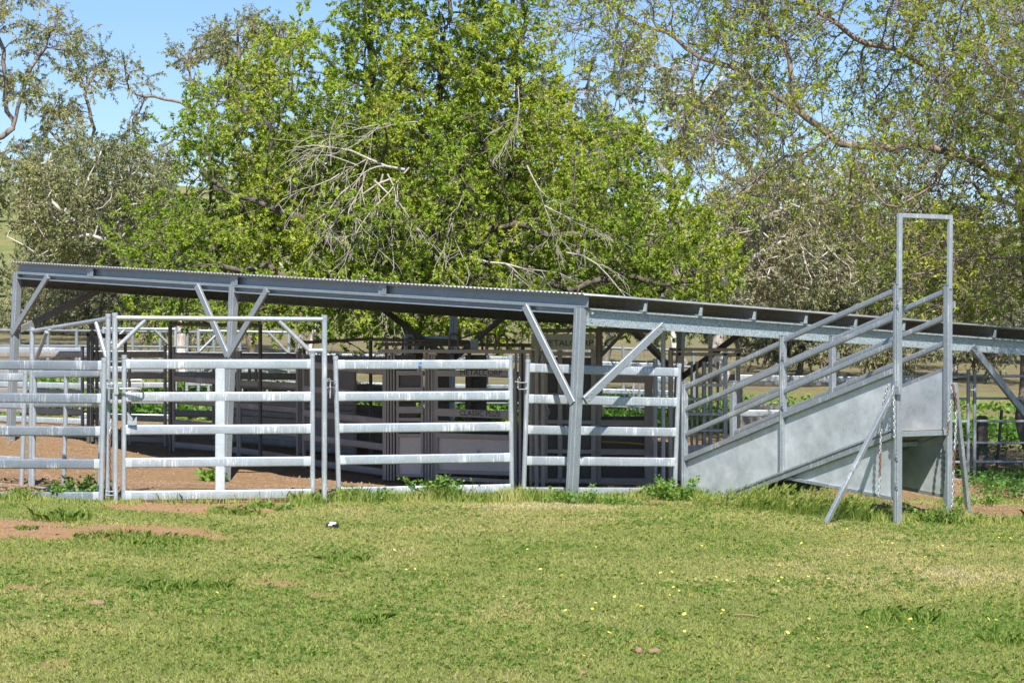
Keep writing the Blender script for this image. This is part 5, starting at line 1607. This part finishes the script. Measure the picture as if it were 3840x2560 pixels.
W_ = [('leafy mallow weed climbing the bottom rail of the left panel', 290, 1868, .42, .34, 330, .07), ('small mallow weed at the bottom rail near the left edge', 130, 1868, .3, .18, 120, .06),
      ('mallow weed in front of the tall mallow by the gate post', 352, 1862, .25, .3, 160, .07), ('green rosette weed alone on the dirt inside the gate', 800, 1800, .22, .16, 170, .13),
      ('sprawling weed at the right foot of the gate frame', 1260, 1876, .35, .2, 220, .065), ('bushy weed along the bottom rail of the blue-marked panel', 1380, 1876, .45, .24, 260, .065),
      ('tallest mallow weed in the middle of the blue-marked panel', 1600, 1870, .38, .38, 380, .075), ('spindly weed at the right end of the blue-marked panel', 1740, 1876, .3, .28, 130, .045),
      ('wispy weed left of the foot of the corner post', 2080, 1882, .3, .24, 120, .045), ('thistle-like weed at the foot of the corner post', 2160, 1886, .32, .26, 210, .06),
      ('bushy mallow weed at the low end of the ramp', 2530, 1872, .34, .34, 330, .075), ('low weed between the corner post and the ramp', 2330, 1888, .4, .16, 150, .055),
      ('bushy weed around the far foot of the ramp', 3540, 1958, .42, .32, 460, .055), ('dark weed at the prop of the ramp', 3180, 1930, .35, .25, 220, .055),
      ('small leafy weed right of the ramp prop', 3660, 1890, .4, .3, 240, .06), ('low green weed left of the gate opening', 1000, 1908, .45, .1, 160, .07)]
for i, (lab, px, py, r, h, n, lf) in enumerate(W_):
    weed_plant(lab, px, py, r, h, n, 200 + i, None, lf)

# larger grass clumps standing out of the lawn
def clump(label, px, py, r, h, n, seed, vm=.25, w=.009):
    rg = np.random.default_rng(seed)
    Y = G(px, py); x0 = (px - 1920) / F * Y
    a = rg.random(n) * 2 * np.pi; rad = r * np.sqrt(rg.random(n))
    x, y = x0 + np.cos(a) * rad, Y + np.sin(a) * rad
    V, Fc = blades(x, y, h * rg.uniform(.5, 1.2, n), np.full(n, w), .6, rg)
    o = mesh_np('grass_clump', V, Fc, 'grass', None, np.clip(rg.normal(vm, .14, n), 0, 1), loc=gpt(x0, Y))
    tag(o, label, 'grass clump', 'grass clumps in the lawn')
for i, (lab, px, py, r, h, n) in enumerate((('wide grass clump below the left panel beside the bare red patch', 230, 1948, .35, .16, 500), ('flat grass clump on the lower edge of the bare red patch', 430, 2015, .45, .08, 600),
        ('long grass clump along the right side of the bare red patch', 600, 2035, .5, .09, 600), ('green clump near the middle of the lawn left of centre', 760, 2200, .3, .1, 420),
        ('dark clump beside the brown stain on the lawn', 600, 2210, .28, .09, 300), ('green tuft with upright leaves right of centre low on the lawn', 1385, 2335, .14, .12, 130),
        ('broad dark clump on the right of the lawn below the ramp', 3390, 2320, .42, .1, 700), ('dark green tuft at the right edge of the lawn', 3800, 2400, .3, .1, 420),
        ('tuft in the middle of the lawn below the black litter', 1300, 2100, .25, .09, 300), ('small grass tuft inside the bare red patch', 105, 1985, .13, .06, 160),
        ('grass clump just right of the bare patch under the gate', 880, 1925, .35, .1, 420))):
    clump(lab, px, py, r, h, n, 300 + i)

# capeweed flowers
def flowers():
    rg = random.Random(12)
    mb = MB()
    n = 11
    vs = [(0, 0, .004)]
    fs = []
    for k in range(n):
        a = 2 * math.pi * k / n
        ca, sa = math.cos(a), math.sin(a)
        p = [Vector((ca * .004, sa * .004, 0)), Vector((ca * .014 - sa * .0045, sa * .014 + ca * .0045, .003)), Vector((ca * .023, sa * .023, .001)), Vector((ca * .014 + sa * .0045, sa * .014 - ca * .0045, .003))]
        mb.add(p, [(0, 3, 2, 1)])
    mb.tube((0, 0, -.002), (0, 0, .005), .006, 8)
    mb.path([(0, 0, -.06), (.002, .001, -.03), (0, 0, 0)], .0012, 4)
    proto = mb.build('yellow_flower', 'petal')
    spots = [(995, 2232), (1117 * 1.6327 * .5 + 0, 2130), (2940, 2050)]
    spots = []
    # the plainly visible ones, read off the photo
    for X, Yp in ((998, 530), (1118, 399), (1178, 414), (1270, 432), (1378, 421), (1866, 422), (1906, 418), (1937, 443), (2056, 447), (2140, 470), (2236, 455), (2312, 548), (2103, 896), (1812, 330), (1728, 300), (1680, 300), (2070, 327), (2165, 232), (1845, 372)):
        spots.append((X / 1.225, 1800 + Yp / 1.225))
    for X, Yp in ((330, 824), (472, 550), (725, 541), (735, 431), (683, 434), (768, 521), (811, 515), (818, 529), (742, 502), (697, 507), (627, 580), (594, 592), (578, 585), (384, 577), (369, 606), (245, 613), (270, 629), (428, 612), (792, 628), (970, 611), (962, 625), (967, 687), (822, 700), (793, 711), (717, 746), (676, 734), (1010, 533), (938, 454), (990, 440), (975, 403), (1020, 476), (987, 470), (1116, 488), (1108, 500), (1088, 494), (1240, 457), (1224, 473), (1200, 455), (1289, 468), (1295, 432), (1097, 421), (1128, 430), (1362, 454), (1410, 484), (1472, 494), (1455, 462), (1438, 382), (1508, 399), (1232, 401), (1240, 360), (1283, 366), (1492, 577), (1636, 547), (1792, 538), (1815, 540), (1920, 563), (1831, 650), (1632, 689), (1367, 652), (1267, 717), (1405, 742), (1466, 767), (1842, 698), (1915, 681), (1970, 684), (2008, 671), (2158, 646), (2190, 650), (2226, 656), (2260, 809), (1788, 857), (1456, 875), (1297, 884), (690, 256), (765, 252), (790, 276), (890, 310), (872, 308), (940, 250), (920, 262), (386, 316), (218, 344), (197, 346), (227, 448), (1460, 290), (1420, 290), (1540, 230), (1650, 250), (1700, 292), (1750, 296), (1855, 353), (1980, 308), (2238, 268), (2292, 272), (1900, 360), (2005, 372), (70, 325), (75, 242), (1960, 312), (1330, 296), (1136, 342), (1115, 340), (1062, 346), (728, 366), (610, 425), (598, 486), (1545, 353), (1592, 402), (2265, 482), (498, 210), (380, 345), (130, 420), (288, 472), (72, 536), (500, 717), (447, 718), (515, 675)):
        spots.append((1920 + X / 1.225, 1800 + Yp / 1.225))
    for i, (px, py) in enumerate(spots):
        o = proto if i == 0 else proto.copy()
        if i: COL.objects.link(o)
        Y = G(px, py + 14)
        o.location = gpt((px - 1920) / F * Y, Y, .058)
        s_ = rg.uniform(.5, .9)
        o.scale = (s_,) * 3
        o.rotation_euler = (rg.uniform(.1, .75), rg.uniform(-.4, .4), rg.uniform(0, 6))
        tag(o, 'small yellow daisy flower open in the lawn', 'flower', 'yellow flowers in the lawn')
flowers()

# litter and clods
def small_things():
    Y = G(1247, 1980)
    p = gpt((1247 - 1920) / F * Y, Y)
    root = thing('litter', 'crumpled black packet with a torn white label lying on the lawn', 'litter', p)
    b = MB()
    b.poly([p + Vector(v) for v in ((-.07, -.03, .02), (.02, -.05, .015), (.075, -.01, .02), (.06, .05, .045), (-.03, .06, .06), (-.08, .03, .03))], .03)
    b.build('packet', 'black', root)
    b = MB()
    b.poly([p + Vector(v) for v in ((-.03, -.03, .048), (.03, -.03, .046), (.045, .005, .055), (.015, .03, .066), (-.035, .025, .066))], .006)
    b.poly([p + Vector(v) for v in ((-.045, -.048, .03), (-.005, -.052, .03), (.0, -.04, .046), (-.04, -.035, .046))], .004)
    b.build('label', 'white', root)
    def clod(label, px, py, sx, sy, sz, seed):
        r = random.Random(seed)
        Y = G(px, py); c = gpt((px - 1920) / F * Y, Y)
        V, Fc = [], []
        nu, nv = 14, 8
        for j in range(nv + 1):
            ph = math.pi * j / nv
            for i in range(nu):
                th = 2 * math.pi * i / nu
                k = 1 + .28 * (float(vnoise(th * 1.7 + seed * 3, ph * 2.3, seed)) - .5) + r.uniform(-.09, .09)
                V.append(c + Vector((sx * math.sin(ph) * math.cos(th) * k, sy * math.sin(ph) * math.sin(th) * k, sz * (.5 + math.cos(ph) * k))))
        for j in range(nv):
            for i in range(nu):
                Fc.append((j * nu + i, j * nu + (i + 1) % nu, (j + 1) * nu + (i + 1) % nu, (j + 1) * nu + i))
        m = MB(); m.add(V, Fc, True)
        tag(m.build('clod', 'dung', None, c), label, 'clod', 'dry clods on the lawn')
    clod('flat brown stone-like clod left on the lawn', 363, 2268, .07, .05, .03, 1)
    clod('shredded brown clod low on the lawn, right of the two', 2455, 2452, .055, .05, .03, 2)
    clod('rounder brown clod low on the lawn, left of the two', 2395, 2450, .035, .04, .03, 3)
    clod('small reddish clod at the lawn bottom near the yellow flowers', 2185, 2530, .03, .03, .02, 4)
    Y = G(2800, 2312)
    a = gpt((2755 - 1920) / F * Y, Y, .012); b_ = gpt((2848 - 1920) / F * (Y - .1), Y - .1, .012)
    m = MB(); m.path([a, (a + b_) / 2 + Vector((0, .02, .006)), b_], .010, 6)
    tag(m.build('stick', 'dung', None, a), 'short dead stick lying among the yellow flowers', 'stick')
small_things()
